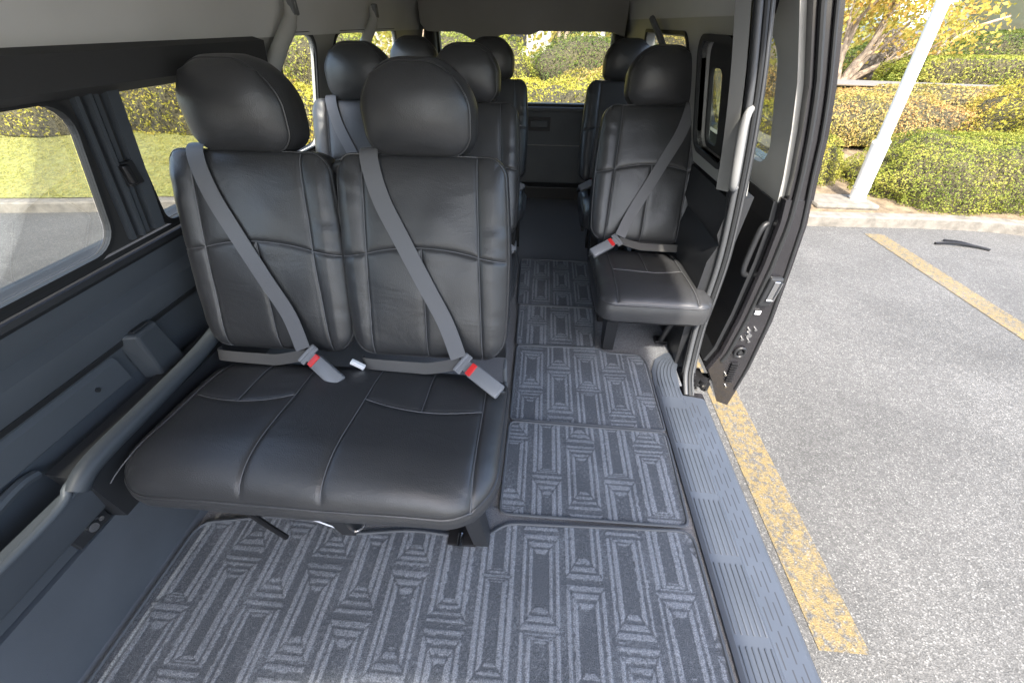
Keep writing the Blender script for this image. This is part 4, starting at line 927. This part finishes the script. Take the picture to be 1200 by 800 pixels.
def double_seat(y, label, detail=True):
    root = empty('double_seat', (-.542 - (.025 if y > 1 else 0), y, 0)); tag(root, label, 'van seat', G2)
    W, D = .952, .455
    h = D / 2
    ss = [[(-.418 + .0, h * .98), (-.425, 0), (-.44, -.16), (-.452, -h * .93)], [(-.025 - .12 + .03, h * .98), (-.112, .05), (-.118, -.08), (-.12, -h * .96)],
          [(.09, h * .98), (.088, .05), (.08, -.08), (.074, -h * .96)], [(.415, h * .98), (.418, 0), (.42, -.12), (.424, -h * .96)],
          arc(-.422, -.114, .052, .052, -.030), [(-.262, h * .98), (-.266, .1), (-.268, .022)], arc(.088, .418, .052, .052, -.030), [(.252, h * .98), (.254, .1), (.254, .022)]]
    def hf(x, v):                           # two hollows for sitting, front edge rolls down
        t = v / h; z = -.008 * (math.exp(-((x + .25) / .13) ** 2) + math.exp(-((x - .25) / .13) ** 2)) * math.exp(-((t - .2) / .5) ** 2)
        z -= .016 * max(0, -t - .45) ** 1.6 * 3
        return z + .003 * noise.noise(Vector((x * 7, v * 7, 9)))
    fr = (Vector((0, h + .005, .383)), EX, Vector((0, 1, -.06)).normalized(), Vector((0, .06, 1)).normalized())
    g = shared('bench', lambda: make_bench_top(W, D, .062, (.125, .05), .045, ss, 230, 110, hf, 5.5, 2.0))
    cu = link_part('cushion', shared('benchm', lambda: meshof(MB().add(place(g[0], *fr), g[1]), 'cushion', LEATHER)), root)
    link_part('piping', shared('benchp', lambda: meshof(MB().tube(place(g[2][::2], *fr), .0036, 6, True), 'piping', LEATHER)), cu)
    link_part('seam_line', shared('benchs', lambda: meshof(seam_tubes(ss, g[3], fr, dz=-.002), 'seam_line', SEAM_HI)), cu)
    for xc in (-.250, .224): add_back(root, xc, .478, .445, False)
    # guide loop of the belt on the shoulder between the two backs
    MB().tube(smooth_path([(-.02, .68, .935), (.0, .665, .955), (.045, .66, .96), (.085, .67, .955)], 5), .012, 10).build('belt_guide', BLACKP, root, True)
    # recliner covers, frame, legs
    fm = MB(); fm.box((-.0, .24, .315), (.86, .38, .022), None, .006).tube([(-.42, .05, .30), (.42, .05, .30)], .013, 10).tube([(-.42, .42, .30), (.42, .42, .30)], .013, 10)
    fm.build('seat_frame', DMETAL, root, True)
    MB().box((.466, .36, .33), (.010, .22, .06), None, .004).box((.460, .50, .33), (.010, .05, .16), None, .003).build('side_bracket', HATCHM, root)
    for lx in (.40, -.02):
        MB().add([(lx - .025, .07, .31), (lx + .025, .07, .31), (lx + .025, .13, .31), (lx - .025, .13, .31), (lx + .0, .095, .0), (lx + .045, .095, .0), (lx + .045, .14, 0), (lx, .14, 0)],
                 [(0, 1, 2, 3), (4, 7, 6, 5), (0, 4, 5, 1), (1, 5, 6, 2), (2, 6, 7, 3), (3, 7, 4, 0)]).build('leg', BLACKP, root)
        MB().box((lx + .02, .42, .15), (.035, .03, .30), None, .004).build('leg', DMETAL, root)
    MB().tube([(.355, .12, .03), (.355, .08, .03)], .009, 10).build('floor_bolt', METAL, root, True)
    MB().tube(smooth_path([(-.10, .10, .10), (.02, .10, .03), (.06, .13, .08), (.04, .16, .20)], 5), .005, 8).build('slide_lever', METAL, root, True)
    MB().box((.36, .13, .012), (.09, .08, .022), None, .004).build('anchor_block', DMETAL, root, True)
    MB().tube(smooth_path([(-.22, .06, .30), (-.20, .05, .22), (-.17, .06, .05)], 5), .008, 8).build('release_lever', DMETAL, root, True)
    MB().box((-.30, .28, .05), (.42, .28, .07), None, .01).build('heater_box', BLACKP, root)
    # inner buckle label
    MB().box((.015, .420, .448), (.045, .014, .016), Matrix.Rotation(.6, 3, 'Y'), .003).build('belt_label', WHITE, root)
    return root
double_seat(.375, 'double black leatherette seat in the foreground, both belts buckled')
double_seat(1.25, 'middle double seat, between the foreground double seat and the rearmost one')
double_seat(2.13, 'rearmost double seat, nearest the rear window')
def single_seat(y, label):
    root = empty('single_seat', (.492, y, 0)); tag(root, label, 'van seat', G1)
    W, D = .452, .49; h = D / 2
    ss = [[(-.150, h * .97), (-.150, 0), (-.158, -h * .96)], [(.150, h * .97), (.150, 0), (.158, -h * .96)], arc(-.150, .150, .0, .0, -.022), [(0, h * .97), (0, -.02)]]
    fr = (Vector((0, h + .01, .388)), EX, Vector((0, 1, -.05)).normalized(), Vector((0, .05, 1)).normalized())
    def hf(x, v):
        t = v / h; return -.006 * math.exp(-(x / .1) ** 2) * math.exp(-((t - .2) / .5) ** 2) + .003 * noise.noise(Vector((x * 7, v * 7, 9))) - .01 * max(0, -t - .5) ** 1.6
    g = shared('sing', lambda: make_bench_top(W, D, .030, (.06, .04), .085, ss, 120, 120, hf, 7, 2.0))
    cu = link_part('cushion', shared('singm', lambda: meshof(MB().add(place(g[0], *fr), g[1]), 'cushion', LEATHER)), root)
    link_part('piping', shared('singp', lambda: meshof(MB().tube(place(g[2][::2], *fr), .0036, 6, True), 'piping', LEATHER)), cu)
    link_part('seam_line', shared('sings', lambda: meshof(seam_tubes(ss, g[3], fr, dz=-.002), 'seam_line', SEAM_HI)), cu)
    add_back(root, 0, .49, .445, True)
    fm = MB().box((0, .25, .30), (.36, .42, .03), None, .006).tube([(-.18, .08, .285), (.18, .08, .285)], .012, 10); fm.build('seat_frame', DMETAL, root, True)
    MB().add([(-.165, .10, .30), (-.115, .10, .30), (-.115, .22, .30), (-.165, .22, .30), (-.135, .19, 0), (-.085, .19, 0), (-.085, .26, 0), (-.135, .26, 0)],
             [(0, 1, 2, 3), (4, 7, 6, 5), (0, 4, 5, 1), (1, 5, 6, 2), (2, 6, 7, 3), (3, 7, 4, 0)]).build('leg', BLACKP, root)
    MB().tube([(.12, .10, .29), (.165, .27, .015)], .013, 10).build('leg', BLACKP, root, True)
    MB().box((.17, .28, .012), (.07, .05, .02), None, .005).build('leg_foot', DMETAL, root)
    MB().box((-.19, .40, .26), (.02, .20, .16), None, .005).build('side_bracket', BLACKP, root)
    for lx in (-.12, .12): MB().box((lx, .44, .15), (.04, .04, .30), None, .005).build('leg', DMETAL, root)
    return root
single_seat(1.25, 'single seat beside the open doorway, belt buckled')
single_seat(2.14, 'dark single seat behind the other one, near the rear window')
